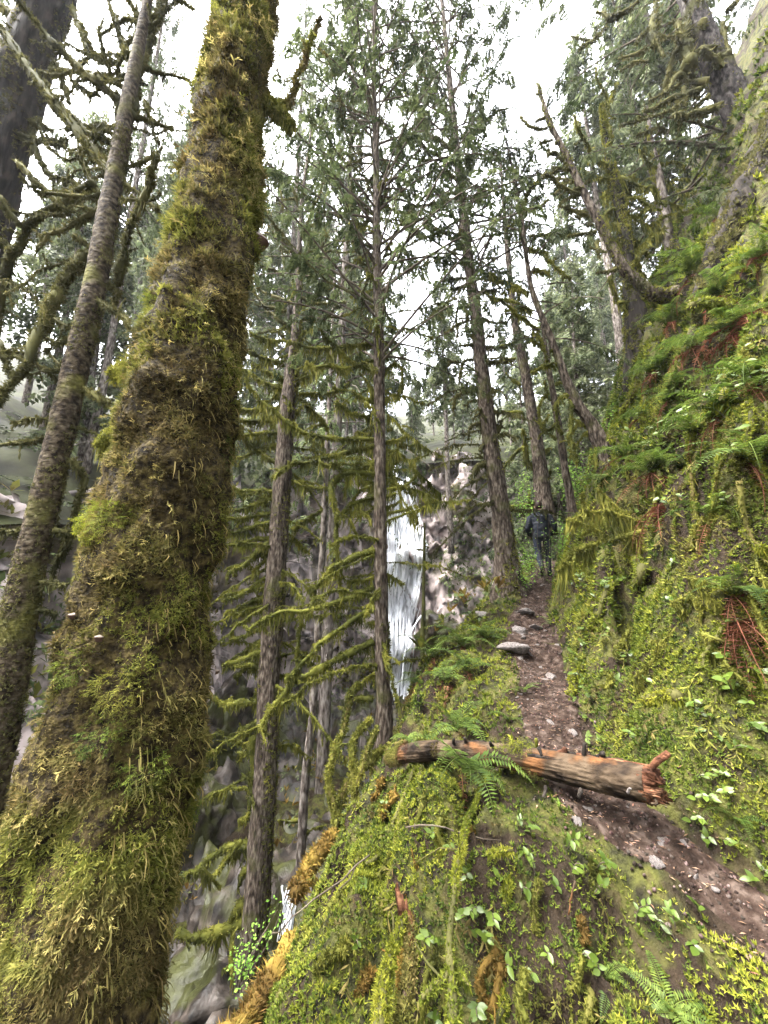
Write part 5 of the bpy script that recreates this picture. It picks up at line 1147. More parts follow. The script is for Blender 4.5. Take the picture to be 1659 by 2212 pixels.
for i, (s, Ys, lab) in enumerate([('500,590 450,730 390,900 345,1020 34', [3.7, 3.1], 'mossy hanging root under the left end of the fallen log'), ('545,580 505,740 475,900 440,1090 445,1250 44', [3.6, 2.7], 'second mossy hanging root, right of the first under the log'),
                                  ('620,590 600,700 560,850 540,930 40', [3.5, 3.0], 'dark root leaning under the fallen log'), ('1165,1790 1140,1900 1120,1980 1160,2080 60', [2.0, 1.9], 'short moss wrapped snag at the bottom of the bank'), ('790,30 740,180 680,290 620,390 580,430 26', [5.2, 4.2], 'thin mossy branch leaning behind the left end of the log'),
                                  ('1080,1080 1010,1085 940,1095 22', [2.3, 2.35], 'small mossy twig poking left across the bank'), ('690,110 690,180 680,280 690,380 34', [4.8, 4.6], 'broken orange topped stub among the ferns'), ('520,160 525,280 520,380 520,440 46', [4.9, 4.8], 'dark rotten stump among the ferns')]):
    m_ = [M['bark_dark'], M['moss_dark']] if 'dark' in lab else ([M['wood_red'], M['moss_branch']] if 'orange' in lab else BR_ if i < 2 or i == 5 else TR_)
    stick('mossy_root' if 'root' in lab else 'mossy_stick', lab, 'root' if 'root' in lab else 'stick', [pxl(9, s, Ys)], m_, 320+i, 1.0, .05, 420, .7)
for i, (s, lab) in enumerate([('860,1240 860,1320 900,1380 930,1420 900,1500 70', 'bright mossy hump of root right of the mossy limb over the trail'), ('730,1500 690,1620 660,1720 620,1790 34', 'thin bright mossy root running down to the trail'), ('900,310 860,420 790,520 750,640 36', 'mossy root running down the slope below the twisted tree'),
                              ('1430,370 1370,460 1290,530 1230,600 1215,700 1200,790 50', 'long curved mossy root high on the right slope'), ('950,400 930,480 920,560 34', 'short mossy root on the upper slope')]):
    q, w = lie(6, s); stick('mossy_root', lab, 'root', [(q, w)], BR_, 340+i, 1.1, .05, 380, .7)
q, w = lie(10, '940,200 1030,175 1110,165 1160,190 70', .3); stick('mossy_lump', 'bright yellow moss covered stub on the slope above the log end', 'stub', [(q, w)], BR_, 347, 1.3, .06, 600, .9)
stick('mossy_limb', 'mossy dead limb with hanging beards reaching over the trail beside the hiker', 'limb',
      [pxl(6, '950,1190 850,1210 720,1250 620,1280 540,1310 470,1350 410,1430 42', [4.75, 4.7]), pxl(6, '930,1155 830,1110 720,1080 640,1085 560,1095 460,1135 28', [4.8, 4.75]), pxl(6, '720,1250 660,1190 600,1160 480,1125 18', [4.72, 4.72]), pxl(6, '575,1090 560,1040 555,970 24', [4.77, 4.7]), pxl(6, '850,1115 760,1050 700,990 640,930 14', [4.8, 5.0])], MB_, 350, 1.2, .2, 340, .45)
stick('mossy_stub', 'short thick mossy stub sticking out of the slope at the right', 'stub', [pxl(3, '1450,1840 1350,1815 1280,1800 1200,1825 70', [4.35, 4.05]), pxl(3, '1400,1820 1370,1790 1330,1790 40', [4.25, 4.1])], BR_, 351, 1.1, .07, 420, .7)
stick('bare_twig', 'long bare brown twig slanting across the lower bank', 'twig', [pxl(8, '1290,1110 1130,1240 960,1380 830,1500 700,1590 13', [2.9, 2.6, 2.5])], [M['twig']]*2, 352, .15, .02, 60, .5)
stick('bare_twig', 'dark bare twig lying level below the fern and log', 'twig', [pxl(9, '450,945 600,935 720,960 850,995 1000,1020 12', [2.6, 2.5])], [M['twig']]*2, 353, .15, .02, 60, .4)
g = np.random.default_rng(333)
for k in range(44):                               # mossy stems and roots hanging down the near bank
    px, py = (g.uniform(700, 1000), g.uniform(1640, 2150)) if k < 30 else (g.uniform(1000, 1300), g.uniform(1780, 2150)); a = hit(px, py)
    if a[0] > xt(a[1]) - .4: continue
    L = g.uniform(.16, .75); q = np.array([a + np.array([g.normal()*.03 - .10*t_*L*2, -.10*t_ - .02*math.sin(3*t_), -.75*L*t_ + .05*math.sin(3*t_) + .05]) for t_ in np.linspace(0, 1, 5)]); q[0] = a + [0, .03, -.02]
    stick('hanging_root', 'short mossy root hanging down the near bank', 'root', [(q, g.uniform(.015, .05))], (BR_, TR_, OR_, MB_)[k % 4], 660+k, 1.0, .05, 300, .6, 'mossy roots on the near bank')
for i, (c, s, lab) in enumerate([(6, '460,1880 475,1940 455,2000 12', 'reddish dead twig standing at the trail edge'), (10, '515,1260 490,1370 475,1460 14', 'pale dead stalk standing on the near bank'), (10, '460,230 450,300 430,360 14', 'reddish dry stick at the edge of the trail above the log'), (10, '1110,1810 1140,1890 1190,2010 6', 'thin straw coloured stalk on the lower right bank')]):
    pts, w = conv(c, s); y = hit(*pts[0 if i in (0, 2) else -1])[1]-.03; q = np.array([P(x, yy, y) for x, yy in pts]); stick('dead_stalk', lab, 'stalk', [(q, wid(w, q[0]))], [M['wood']]*2, 360+i, .0, .02, 10, .6)

# ------------------------------------------------------------------ ferns
def frond_mesh(name, seed, npair, dead, bend):
    g = np.random.default_rng(seed); n = npair; t = np.linspace(0, 1, n+1)
    ang = 1.0 - bend*t if not dead else -.4 - 1.1*t
    dx = np.cos(ang); dz = np.sin(ang)
    p = np.stack([np.concatenate([[0], np.cumsum(dx)[:-1]]), .03*n*np.sin(t*2+seed), np.concatenate([[0], np.cumsum(dz)[:-1]])], -1)/n
    v, f = tube(p, np.linspace(.008, .003, n+1), 3, cap=False); bb = MB(); bb.add(v, f); segs = []
    for i in range(2, n+1):
        tt = i/n; L = .17*min(1, tt*4+.25)*(1-tt**2.2)+.012; tg = norm(p[i]-p[i-1]); s = np.array([0, 1., 0]); up_ = np.cross(tg, s)
        for sg in (-1, 1):
            l = L*g.uniform(.8, 1.1)*(.6 if dead else 1)
            segs.append((p[i], p[i] + sg*s*l + tg*l*.25 - up_*l*(g.uniform(-.1, .25) if not dead else g.uniform(-.5, .9)), .017*(1.2-.5*tt), np.array([0, 0, 1.])*.9 + tg*.1))
    v, f = diamonds(segs); bb.add(v, f)
    o = bb.build(name, M['fern_dead'] if dead else M['fern']); me = o.data; bpy.data.objects.remove(o); return me
FR = [frond_mesh('frond', i, 26, False, b_) for i, b_ in enumerate((1.6, 2.1, 2.6))]; FRD = [frond_mesh('dead_frond', 10+i, 22, True, 0) for i in range(2)]
def fern(px, py, size, n, label, dead=0, az=None, spread=3.14, Y=None, seed=None, only_dead=False):
    g = np.random.default_rng(int(px*7+py)); c = P(px, py, Y) if Y else hit(px, py)
    root = empty('sword_fern' if not only_dead else 'dead_fern', c, label, 'fern', None)
    a0 = az if az is not None else -1.57
    for k in range(n):
        a = a0 + spread*(2*(k+.5)/n - 1) + g.normal()*.15; s = size*g.uniform(.65, 1.1)
        o = link('frond', FR[int(g.integers(0, 3))], root) if not only_dead else link('dead_frond', FRD[k % 2], root)
        o.rotation_euler = (g.normal()*.2, g.uniform(-.35, .35), a); o.scale = (s, s, s)
    for k in range(dead):
        o = link('dead_frond', FRD[k % 2], root); s = size*g.uniform(.6, 1); o.rotation_euler = (g.normal()*.2, g.uniform(-.2, .3), a0 + g.normal()*.9); o.scale = (s, s, s)
for a in [(880, 1600, .26, 6, 'sword fern curling over the left end of the fallen log', 2, -2.0, 2.2, 3.6), (1000, 1668, .55, 7, 'sword fern hanging down under the fallen log', 1, -1.5, 1.5, 3.1), (985, 1580, .55, 8, 'sword fern behind the fallen log', 2, -1.0, 2.5, 3.9),
          (1000, 1395, .75, 9, 'sword fern on the mound beside the upper trail', 3), (1050, 1380, .7, 9, 'sword fern left of the trail steps', 2), (940, 1420, .7, 8, 'sword fern at the edge of the mound in front of the waterfall', 5), (960, 1470, .6, 6, 'fern with red dead fronds on the mound above the log', 9), (1010, 1450, .6, 7, 'sword fern half hidden on the fern mound', 4),
          (900, 1480, .6, 6, 'drooping fern at the gorge edge just right of the waterfall foot', 5), (1585, 1285, .5, 7, 'sword fern with long red dead fronds at the right edge', 7, -2.2, 1.4), (1410, 1020, .75, 8, 'sword fern with a red dead skirt high above the hiker', 8, -2.2, 1.8), (1350, 985, .6, 7, 'sword fern on the slope beside the crooked tree', 2, -2.2, 2.0),
          (1190, 1350, .35, 6, 'small fern beside the upper trail', 0), (1500, 590, .8, 9, 'fern high on the slope under the slope tree', 2, -2.2, 2.0), (1560, 470, .7, 9, 'fern beside the dark trunk at the right edge', 2, -2.2, 2.0), (1590, 720, .7, 8, 'reddish fern hanging on the upper right slope', 9, -2.2, 1.8), (1500, 750, .7, 7, 'fern on the upper slope below the mossy stub', 6, -2.2, 1.8),
          (1640, 560, .6, 8, 'fern at the right edge above the red fern', 5, -2.2, 1.8), (1310, 2120, .2, 6, 'small fern at the bottom of the near bank', 0), (1450, 2190, .24, 7, 'fern cut by the lower edge on the near bank', 0), (1330, 890, .6, 7, 'fern at the skyline of the slope behind the crooked tree', 3, -2.4, 2.0), (1590, 1780, .24, 6, 'little fern near the right edge beside the log end', 0), (1130, 1500, .3, 6, 'little fern at the left trail edge', 0),
          (1500, 940, .6, 7, 'fern among leaves on the middle of the right slope', 3, -2.2, 1.8), (1100, 1560, .3, 6, 'little fern on the moss left of the trail', 0), (1450, 700, .7, 8, 'fern beneath the base of the leaning snag', 3, -2.2, 2.0)]:
    fern(*a)

for i, (px, py, sz, k, dd) in enumerate([(1450, 860, .7, 8, 2), (1560, 900, .65, 7, 3), (1480, 1010, .6, 7, 2), (1620, 1000, .6, 7, 2), (1300, 1040, .6, 7, 2), (1560, 640, .8, 9, 4), (1430, 640, .8, 9, 3), (1620, 820, .6, 7, 5), (1390, 900, .6, 8, 3), (1250, 1130, .5, 7, 1), (1540, 1120, .45, 6, 2), (1420, 800, .7, 8, 4)]):
    fern(px, py, sz, k, ['sword fern', 'rust skirted fern', 'spreading fern'][i % 3] + ' on the right slope ' + ['below the twisted tree', 'under the big upper root', 'in the middle', 'at the right edge', 'beside the mossy limb', 'just under the mossy stub', 'left of the mossy stub', 'near the top right', 'above the crooked tree', 'close to the hiker', 'above the bright cushions', 'under the snag base'][i], dd, -2.2, 2.0)
fern(1430, 1090, .8, 14, 'hanging skirt of dead rust red fronds on the slope right of the limb', 0, -2.0, 1.0, None, None, True)
fern(1595, 1335, .55, 10, 'long dead red fronds hanging at the right edge below the fern', 0, -2.0, .9, None, None, True)
fern(950, 1440, .8, 14, 'mass of dead red fern fronds on the mound by the waterfall', 0, -1.6, 1.6, None, None, True)
fern(1610, 690, .9, 14, 'dead brown fern skirt at the top right of the slope', 0, -2.0, 1.0, None, None, True)
# thin mossy twigs lying on the slope
g = np.random.default_rng(380)
for k in range(34):
    px, py = g.uniform(1180, 1650), g.uniform(760, 1500)
    a = hit(px, py)
    if a[0] - xt(a[1]) < .4: continue
    L = g.uniform(.3, .9); an = g.uniform(-2.2, -.9); dv = np.array([math.cos(an)*.6, -.25, -.6]); pts_ = []
    for t_ in np.linspace(0, 1, 5):
        w_ = a + dv*L*t_; zz_ = float(h(w_[0], w_[1])); pts_.append((w_[0] - .03 + .03*g.normal(), w_[1] - .04 + .03*g.normal(), zz_ + .05 + .05*math.sin(3*t_)))
    stick('mossy_twig', 'thin mossy twig trailing down the steep right slope', 'twig', [(np.array(pts_), g.uniform(.02, .05))], (BR_, MB_, TR_)[k % 3], 600+k, 1.0, .06, 260, .5, 'mossy twigs on the right slope')

# ------------------------------------------------------------------ broad-leaved sprigs
def leaf_mesh(name, seed, m, asp=.55):
    n = 5; t = np.linspace(0, 1, n+1); w = asp*.5*np.sin(np.pi*np.clip(t, .02, .985)**.8)**.8; z = -.16*t*t + .03*np.sin(seed+t*4); c = .12
    v = np.vstack([np.stack([t, w, z + c*w*1.2], -1), np.stack([t, 0*t, z - .02], -1), np.stack([t, -w, z + c*w*1.2], -1)]); j = np.arange(n); k = n+1
    bb = MB(); bb.add(v, [np.stack([j, j+1, k+j+1, k+j], -1), np.stack([k+j, k+j+1, 2*k+j+1, 2*k+j], -1)]); o = bb.build(name, m, smooth=True); me = o.data; bpy.data.objects.remove(o); return me
LEAF = [leaf_mesh('leaf', i, M['salal'], .5+.08*i) for i in range(3)]; LEAFL = [leaf_mesh('leaf', 7+i, M['leaf_light'], .6) for i in range(2)]
def sprig(px, py, size, label, grp, kind=LEAF, n=None, Y=None, lift=.06, name='salal_sprig', cat='sprig', length=None):
    g = np.random.default_rng(int(px*13 + py*3)); c = hit(px, py) if Y is None else P(px, py, Y)
    nn_ = nrm(np.array(c[0]), np.array(c[1])) if Y is None else np.array([0, -.3, 1.]); n = n or int(g.integers(4, 9))
    d = norm(nn_*.8 + np.array([g.normal()*.5, g.normal()*.4 - .2, .5])); L = length or size*n*.42
    base = c - nn_*.02; p = spline(np.array([base, base + d*L*.5 + [0, 0, .02], base + d*L + np.array([g.normal()*.3, -.2, -.2])*L*.3]), 8)
    v, f = tube(p, np.linspace(.0035, .0018, 8), 4, cap=False); bb = MB(); bb.add(v, f); root = bb.build(name, M['twig'], origin=base); root.location = [float(x) for x in base]; tag(root, label, cat, grp)
    t, U, V = frames(p)
    for k in range(n):
        s = (k+1)/n*7; i = min(int(s), 6); q = p[i]*(1-(s-i)) + p[i+1]*(s-i); sg = 1 if k % 2 else -1
        dr = norm(U[i]*sg*g.uniform(.5, 1) + t[i]*g.uniform(.2, .9) + g.normal(size=3)*.25 + [0, -.1, .1]); z = norm(nn_ + [0, -.15, .7] + g.normal(size=3)*.28); y = norm(np.cross(z, dr)); z = np.cross(dr, y)
        o = link('leaf', kind[k % len(kind)], root); sz = size*g.uniform(.65, 1.15)
        from mathutils import Matrix
        m4 = Matrix(((dr[0], y[0], z[0], 0), (dr[1], y[1], z[1], 0), (dr[2], y[2], z[2], 0), (0, 0, 0, 1)))
        o.rotation_euler = m4.to_euler(); o.location = [float(x) for x in q-base]; o.scale = (sz, sz, sz)
    return root
SP9 = '1110,930 650,1000 620,1050 1200,990 1410,1090 1130,1220 1230,1240 1020,1360 910,1470 970,1490 910,1530 1140,1360 800,1170 820,1250 160,1640 640,1670 870,1640 940,1680 580,1800 1300,1740 1220,1870 620,2060 890,2040 1010,1840 1370,1350 1440,1210 350,830 1390,870 1000,880 230,1320'
SP10 = '640,1200 700,1220 500,1210 630,1360 1110,1580 1120,1640 1160,1660 560,1730 660,1790 1290,1510 870,1530 1210,800 1280,790 1430,690 1440,790 1290,1090 1370,1050 1380,460 1420,510 960,430 900,480 1000,500 700,500 600,470 850,300 500,220 500,80 1550,220 1540,390 1600,380 1640,1260 1600,1310 1200,690 1180,930 1360,670 550,300 1240,400'
SP6 = '560,1500 590,1560 640,1540 680,1580 560,1900 640,1870 490,2000 540,1980 700,2050 880,1960 690,1800 770,1830 580,2080 830,2000 620,1620 720,1510 520,1540 1420,540 1540,620 1380,600 1120,570 1000,600 1320,430 1180,370 1240,310 1480,270 1090,1050 1390,560 960,700 1060,640 1200,520 1280,620 1350,340 1440,480 1500,440 840,640 900,560 1110,420 1150,700 860,860 780,900 1600,140 1480,120 1560,330'
def rel(px, py):
    if py > 1950: return 'at the foot of the near bank'
    if py > 1700: return 'on the near bank below the fallen log' if px < 1400 else 'on the slope beside the log end'
    if py > 1480: return 'on the slope above the fallen log'
    if py > 1240: return 'beside the upper trail'
    return 'on the high right slope'
for c, sp, sz in ((9, SP9, .042), (10, SP10, .046), (6, SP6, .075)):
    for k, s in enumerate(sp.split()):
        (pt,), _ = conv(c, s + ' 1'); px, py = pt; d_ = hit(px, py)
        size = sz*(1 if c != 6 else .9 + .1*min(d_[1]/3, 2))
        if c == 6 and py > 1300: size = .055
        sprig(px, py, size, f'glossy oval leaved sprig {rel(px, py)}', 'glossy leaved sprigs ' + rel(px, py))
g = np.random.default_rng(555)
for k in range(70):                               # more sprigs up the slope
    px, py = g.uniform(1150, 1655), g.uniform(700, 1560); a = hit(px, py)
    if not (.35 < a[0] - xt(a[1]) < 6) or a[1] > 9: continue
    sprig(px, py, g.uniform(.045, .07), f'glossy oval leaved sprig {rel(px, py)}', 'glossy leaved sprigs ' + rel(px, py), n=int(g.integers(4, 8)))
# fresh green bushes
def bush(name, pts, Y, size, n, label, seed):
    g = np.random.default_rng(seed); c = P(*pts[0], Y); root = empty(name, c, label, 'bush')
    bb = MB(); pos = []; 
    for a in pts[1:]:
        e = P(*a, Y + g.normal()*.15); p = spline(np.array([c, (c+e)/2 + g.normal(size=3)*.05*np.linalg.norm(e-c), e]), 14); v, f = tube(p, np.linspace(.006, .002, 14), 4, cap=False); bb.add(v, f)
        for k in range(n):
            q = p[int(g.integers(3, 14))] + g.normal(size=3)*size*1.6; pos.append(q)
    o = bb.build('stem', M['twig'], root, origin=c)
    pos = np.array(pos); n_ = len(pos); tv, tf = diamonds([((0, 0, 0), (1, 0, -.1), .3, (0, 0, 1))])
    B = basis(norm(g.normal(size=(n_, 3))*[1, 1, .4]), norm(g.normal(size=(n_, 3))*.5 + [0, -.3, 1]), size*(.6+.7*g.random(n_))); v, f = scatter(tv, tf, B, pos); b2 = MB(); b2.add(v, f); b2.build('leaves', M['leaf_light'], root, origin=c)
bush('leafy_bush', [(1178, 1262), (1165, 1095), (1150, 1140), (1140, 1180), (1172, 1130), (1185, 1110), (1160, 1190), (1150, 1215), (1190, 1180), (1170, 1210), (1178, 1155), (1130, 1160)], 8.2, .045, 22, 'thin bright leafy bush in front of the hiker', 5)
bush('leafy_bush', [(1120, 1275), (1135, 1215), (1150, 1235), (1130, 1245), (1110, 1230), (1145, 1200)], 7.8, .05, 60, 'yellow green bush at the foot of the trailside tree', 6)
bush('leafy_bush', [(520, 2120), (520, 2010), (560, 1985), (600, 1965), (615, 1950), (580, 2000), (540, 2030), (518, 2050)], 3.6, .026, 34, 'fresh light green sprig in front of the tier branched trunk low down', 7)
bush('leafy_bush', [(1240, 1090), (1215, 1010), (1230, 990), (1250, 1000), (1260, 1030), (1225, 1050), (1245, 960), (1270, 980), (1280, 1010)], 8.3, .06, 80, 'bright green bush on the bank above the hiker', 8)
bush('leafy_bush', [(1130, 1130), (1125, 1040), (1140, 1060), (1115, 1080), (1150, 1100), (1135, 1020)], 9.6, .06, 80, 'yellowish bush left of the hiker behind the trailside tree', 9)
bush('leafy_bush', [(540, 2212), (530, 2130), (560, 2110), (515, 2150), (550, 2160)], 3.2, .024, 24, 'low light green sprig at the bottom edge near the orange log', 10)

bush('leafy_bush', [(1215, 1200), (1205, 1120), (1220, 1140), (1235, 1160), (1210, 1170), (1228, 1110), (1245, 1130), (1250, 1170)], 8.0, .05, 60, 'light leafy bush against the slope just right of the hiker', 11)
bush('leafy_bush', [(1150, 1240), (1128, 1140), (1118, 1170), (1140, 1190), (1122, 1200), (1135, 1215)], 9.0, .05, 60, 'yellow green bush just left of the hiker', 12)
bush('leafy_bush', [(1330, 960), (1300, 900), (1320, 880), (1350, 890), (1340, 920), (1370, 900)], 7.0, .05, 60, 'green bush on the skyline of the slope below the twisted tree', 13)

# ------------------------------------------------------------------ stones on the trail
g = np.random.default_rng(400)
RM = []
for i in range(5):
    v, f = rock_mesh(500+i, 14, 10, .3, .55, True); bb = MB(); bb.add(v, f); o = bb.build('stone', M['stone']); RM.append(o.data); bpy.data.objects.remove(o)
def stone(px, py, w, label, grp=None, k=None, tilt=.3):
    c = hit(px, py); s = wid(w, c)*.55; o = link('stone', RM[int(g.integers(0, 5)) if k is None else k]); o.location = [float(a) for a in c + np.array([0, 0, s*.1])]
    o.scale = (s*g.uniform(.8, 1.2), s*g.uniform(.7, 1), s*g.uniform(.4, .7)); o.rotation_euler = (g.normal()*tilt, g.normal()*tilt, g.uniform(0, 6.28)); tag(o, label, 'stone', grp)
stone(1122, 1365, 46, 'pale wedge shaped stone set in the trail steps', k=1); stone(1158, 1358, 30, 'pinkish stone right of the wedge stone in the steps'); stone(1045, 1330, 34, 'pale stone at the left of the trail steps'); stone(1140, 1325, 40, 'flat stone forming the upper trail step'); stone(1110, 1405, 60, 'broad flat stone forming the lower trail step')
stone(1263, 1752, 22, 'grey wedge stone at the trail edge under the log', k=2); stone(1446, 1830, 42, 'dark rock at the right edge of the trail below the log', k=3); stone(1180, 1470, 22, 'pale stone in the middle of the trail'); stone(1190, 1465, 26, 'orange tinted stone in the trail above the log')
for k in range(110):
    Yk = g.uniform(2, 8.5); u = g.uniform(-.3, .3); x = float(xt(Yk)) + u; z = float(h(x, Yk)); s = .008 + .03*g.random()**2
    o = link('stone', RM[k % 5]); o.location = (x, Yk, z + .012); o.scale = (s*1.2, s, s*.8); o.rotation_euler = (g.normal()*.4, g.normal()*.4, g.uniform(0, 6.28))
    where = 'lower trail' if Yk < 2.6 else 'trail by the log' if Yk < 4.2 else 'upper trail'
    tag(o, f'small pale stone lying loose on the {where}', 'stone', 'loose stones on the ' + where)
def litter():
    g = np.random.default_rng(9); n = 1500; Yk = g.uniform(1.2, 8, n); x = xt(Yk) + g.normal(size=n)*.2; z = h(x, Yk) + .02
    tv, tf = diamonds([((0, 0, 0), (1, 0, 0), .12, (0, 0, 1))]); B = basis(norm(g.normal(size=(n, 3))*[1, 1, .15]), np.tile([0, 0, 1.], (n, 1)), .015 + .03*g.random(n))
    bb = MB(); v, f = scatter(tv, tf, B, np.stack([x, Yk, z], -1)); bb.add(v, f); tag(bb.build('litter', mat('needle_litter', [(.1, .05, .03), (.25, .17, .11)], 8, island=.5, coord='pos')), 'brown needles and bark litter on the trail', 'litter', kind='stuff')
litter()
def clods():
    g = np.random.default_rng(19); n = 4200; Yk = 1.3 + 7.5*g.random(n)**1.3; x = xt(Yk) + g.normal(size=n)*.19; z = h(x, Yk) + .014
    tv = np.array([(1, 0, 0), (-1, 0, 0), (0, 1, 0), (0, -1, 0), (0, 0, .8), (0, 0, -.8)], float); tf = [np.array([(0, 2, 4), (2, 1, 4), (1, 3, 4), (3, 0, 4), (2, 0, 5), (1, 2, 5), (3, 1, 5), (0, 3, 5)])]
    B = basis(norm(g.normal(size=(n, 3))), norm(g.normal(size=(n, 3))), .004 + .013*g.random(n)**2); bb = MB(); v, f = scatter(tv, tf, B, np.stack([x, Yk, z], -1)); bb.add(v, f); tag(bb.build('dirt', mat('dirt_clods', [(.016, .010, .008), (.04, .027, .021), (.10, .08, .07)], 30, island=.7, coord='pos')), 'crumbs of earth and grit on the trail', 'dirt', kind='stuff')
clods()

# ------------------------------------------------------------------ the hiker
def hiker():
    fx = P(1178, 1250, 8.8); x0, y0 = fx[0], 8.8; z0 = float(h(x0, y0))
    root = empty('person', (x0, y0, z0), 'person in a dark jacket and dark trousers walking away up the trail', 'person')
    root.rotation_euler = (0, 0, R(-12))
    parts = MB()
    def cap(pts, rad, n=14, k=18):
        v, f = tube(spline(np.array(pts, float), k), np.interp(np.linspace(0, 1, k), np.linspace(0, 1, len(rad)), rad), n); parts.add(v, f)
    def ell(c, r3, n=16):
        v, f = rock_mesh(1, n, 12, 0.0); v = norm(v)*np.array(r3) + c; parts.add(v, f)
    # right leg planted ahead, left leg pushing off behind with the heel up
    cap([(.10, .0, .92), (.11, .10, .52), (.11, .06, .10)], [.098, .072, .05]); cap([(.11, .02, .06), (.115, .14, .045), (.12, .22, .035)], [.05, .048, .035])
    cap([(-.10, .0, .92), (-.11, -.02, .52), (-.10, -.30, .20)], [.098, .072, .05]); cap([(-.10, -.33, .20), (-.10, -.30, .08), (-.10, -.22, .02)], [.05, .048, .036])
    cap([(0, 0, .86), (0, .01, 1.0), (0, .03, 1.18), (0, .06, 1.34), (0, .07, 1.42)], [.165, .175, .185, .19, .10], 18, 24)
    cap([(-.17, .02, 1.36), (0, .05, 1.40), (.17, .02, 1.36)], [.085, .11, .085]); ell((-.09, .02, 1.2), (.12, .12, .22)); ell((.09, .02, 1.2), (.12, .12, .22)); ell((0, -.02, .93), (.185, .13, .13))
    cap([(.20, .03, 1.37), (.29, .02, 1.10), (.24, .20, .96)], [.075, .06, .042]); cap([(-.20, .03, 1.37), (-.28, .0, 1.10), (-.23, .17, .95)], [.075, .06, .042])
    for sg, hx, hy, hz in ((1, .225, .25, .945), (-1, -.215, .22, .935)):   # palms, four fingers and thumb
        ell((hx, hy, hz), (.022, .045, .042), 12)
        for k in range(4): cap([(hx, hy+.03, hz+.03-.02*k), (hx-.012*sg, hy+.07+.008*(k in (1, 2)), hz+.024-.02*k), (hx-.03*sg, hy+.085, hz+.01-.02*k)], [.009, .009, .007], 6, 6)
        cap([(hx-.01*sg, hy, hz+.035), (hx-.03*sg, hy+.035, hz+.05)], [.011, .008], 6, 5)
    cap([(0, .06, 1.42), (0, .08, 1.54)], [.062, .058]); ell((0, .10, 1.62), (.078, .098, .118)); ell((0, .195, 1.60), (.014, .02, .022), 8); ell((-.08, .10, 1.61), (.014, .022, .032), 8); ell((.08, .10, 1.61), (.014, .022, .032), 8); cap([(-.085, .03, 1.45), (0, -.02, 1.46), (.085, .03, 1.45)], [.04, .045, .04])
    o = parts.build('body', [M['jacket'], M['trousers'], M['boots'], M['skin']]); md = o.modifiers.new('r', 'REMESH'); md.mode = 'VOXEL'; md.voxel_size = .015; ms = o.modifiers.new('s', 'SMOOTH'); ms.iterations = 3; ms.factor = .5
    dg = bpy.context.evaluated_depsgraph_get(); me = bpy.data.meshes.new_from_object(o.evaluated_get(dg)); bpy.data.objects.remove(o)
    me.materials.clear()
    for m_ in ('jacket', 'trousers', 'boots', 'skin'): me.materials.append(M[m_])
    nv = len(me.vertices); co = np.empty(nv*3, np.float32); me.vertices.foreach_get('co', co); co = co.reshape(-1, 3).astype(float)
    jk = (co[:, 2] > .84) & (co[:, 2] < 1.46)
    co += norm(co*[1, 1, 0] + 1e-6)*(jk*.014*fbm(co[:, 0]*9, co[:, 1]*9, co[:, 2]*12, 7, 2))[:, None]; me.vertices.foreach_set('co', co.astype(np.float32).ravel())
    for p in me.polygons:
        x, y, z = p.center; p.use_smooth = True
        hand = abs(x) > .17 and y > .20 and .86 < z < 1.02
        p.material_index = 3 if (hand or z > 1.50) else 0 if z > .84 else 2 if (z < .10 and x > 0) or (x < 0 and y < -.20 and z < .22) else 1
    body = link('body', me, root)
    hb = MB(); v, f = rock_mesh(1, 22, 16, 0.0); v = norm(v); v = v*np.array([.088, .105, .118])*(1 + .05*fbm(v[:, 0]*6, v[:, 1]*6, v[:, 2]*6, 3, 2))[:, None] + [0, .09, 1.635]
    keep = ~((v[:, 1] > .13) & (v[:, 2] < 1.66)); v[~keep] = v[~keep]*.0 + np.array([0, .10, 1.64]) + (v[~keep]-np.array([0, .10, 1.64]))*.75; hb.add(v, f); hb.build('hair', M['hair'], root, smooth=True)
hiker()

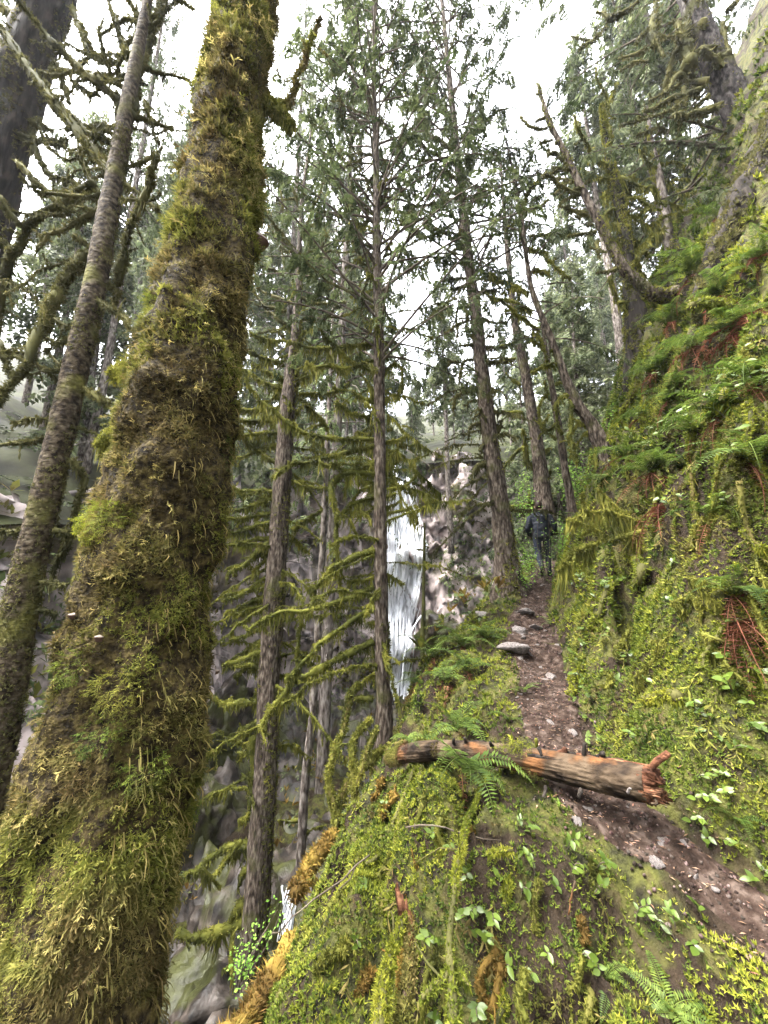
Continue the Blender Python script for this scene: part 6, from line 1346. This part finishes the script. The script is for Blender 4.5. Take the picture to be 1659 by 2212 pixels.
# ------------------------------------------------------------------ pieces that sit on a part belong to that part
for o in list(bpy.data.objects):
    kids = {}
    for c in o.children: kids.setdefault(c.name.split('.')[0], []).append(c)
    def under(child, part):
        for c in kids.get(child, []): c.parent = kids[part][0]
    if 'trunk' in kids and o.get('category') == 'tree':
        for n_ in ('moss', 'moss_fronds', 'moss_strands', 'moss_clump', 'bracket_fungus'): under(n_, 'trunk')
    if 'log_body' in kids:
        for n_ in ('bark_plate', 'branch_stub', 'moss', 'moss_cap'): under(n_, 'log_body')
        under('splinter', 'broken_end')
    if 'body' in kids: under('hair', 'body')

# ------------------------------------------------------------------ damp air
def haze():
    m = bpy.data.materials.new('haze'); m.use_nodes = True; nt = m.node_tree; nt.nodes.clear()
    o = nt.nodes.new('ShaderNodeOutputMaterial'); v = nt.nodes.new('ShaderNodeVolumePrincipled')
    v.inputs['Color'].default_value = (.93, .95, 1.0, 1); v.inputs['Density'].default_value = HAZE; v.inputs['Anisotropy'].default_value = .25
    nt.links.new(v.outputs[0], o.inputs['Volume'])
    x0, x1, y0, y1, z0, z1 = -130, 130, -40, 150, -12, 95
    vv = np.array([(x, y, z) for z in (z0, z1) for y in (y0, y1) for x in (x0, x1)], float)
    b = MB(); b.add(vv, [np.array([[0, 2, 3, 1], [4, 5, 7, 6], [0, 1, 5, 4], [2, 6, 7, 3], [0, 4, 6, 2], [1, 3, 7, 5]])])
    tag(b.build('haze', m), 'thin damp haze filling the gorge and forest', 'haze', kind='stuff')
HAZE = .0005
haze()


# ------------------------------------------------------------------ things that share a description get their place as well
from collections import defaultdict
same = defaultdict(list)
for o in bpy.data.objects:
    if o.parent is None and o.get('label') and o.get('category'): same[o['label']].append(o)
def ordinal(n): return f"{n}{'th' if 10 <= n % 100 <= 20 else {1: 'st', 2: 'nd', 3: 'rd'}.get(n % 10, 'th')}"
for lab, os_ in same.items():
    if len(os_) > 1 and os_[0].get('kind') is None:
        os_.sort(key=lambda o: o.location.x/max(.2, o.location.y*CP + o.location.z*SP))
        for i, o in enumerate(os_): o['label'] = f'{lab}, {ordinal(i+1)} from the left'
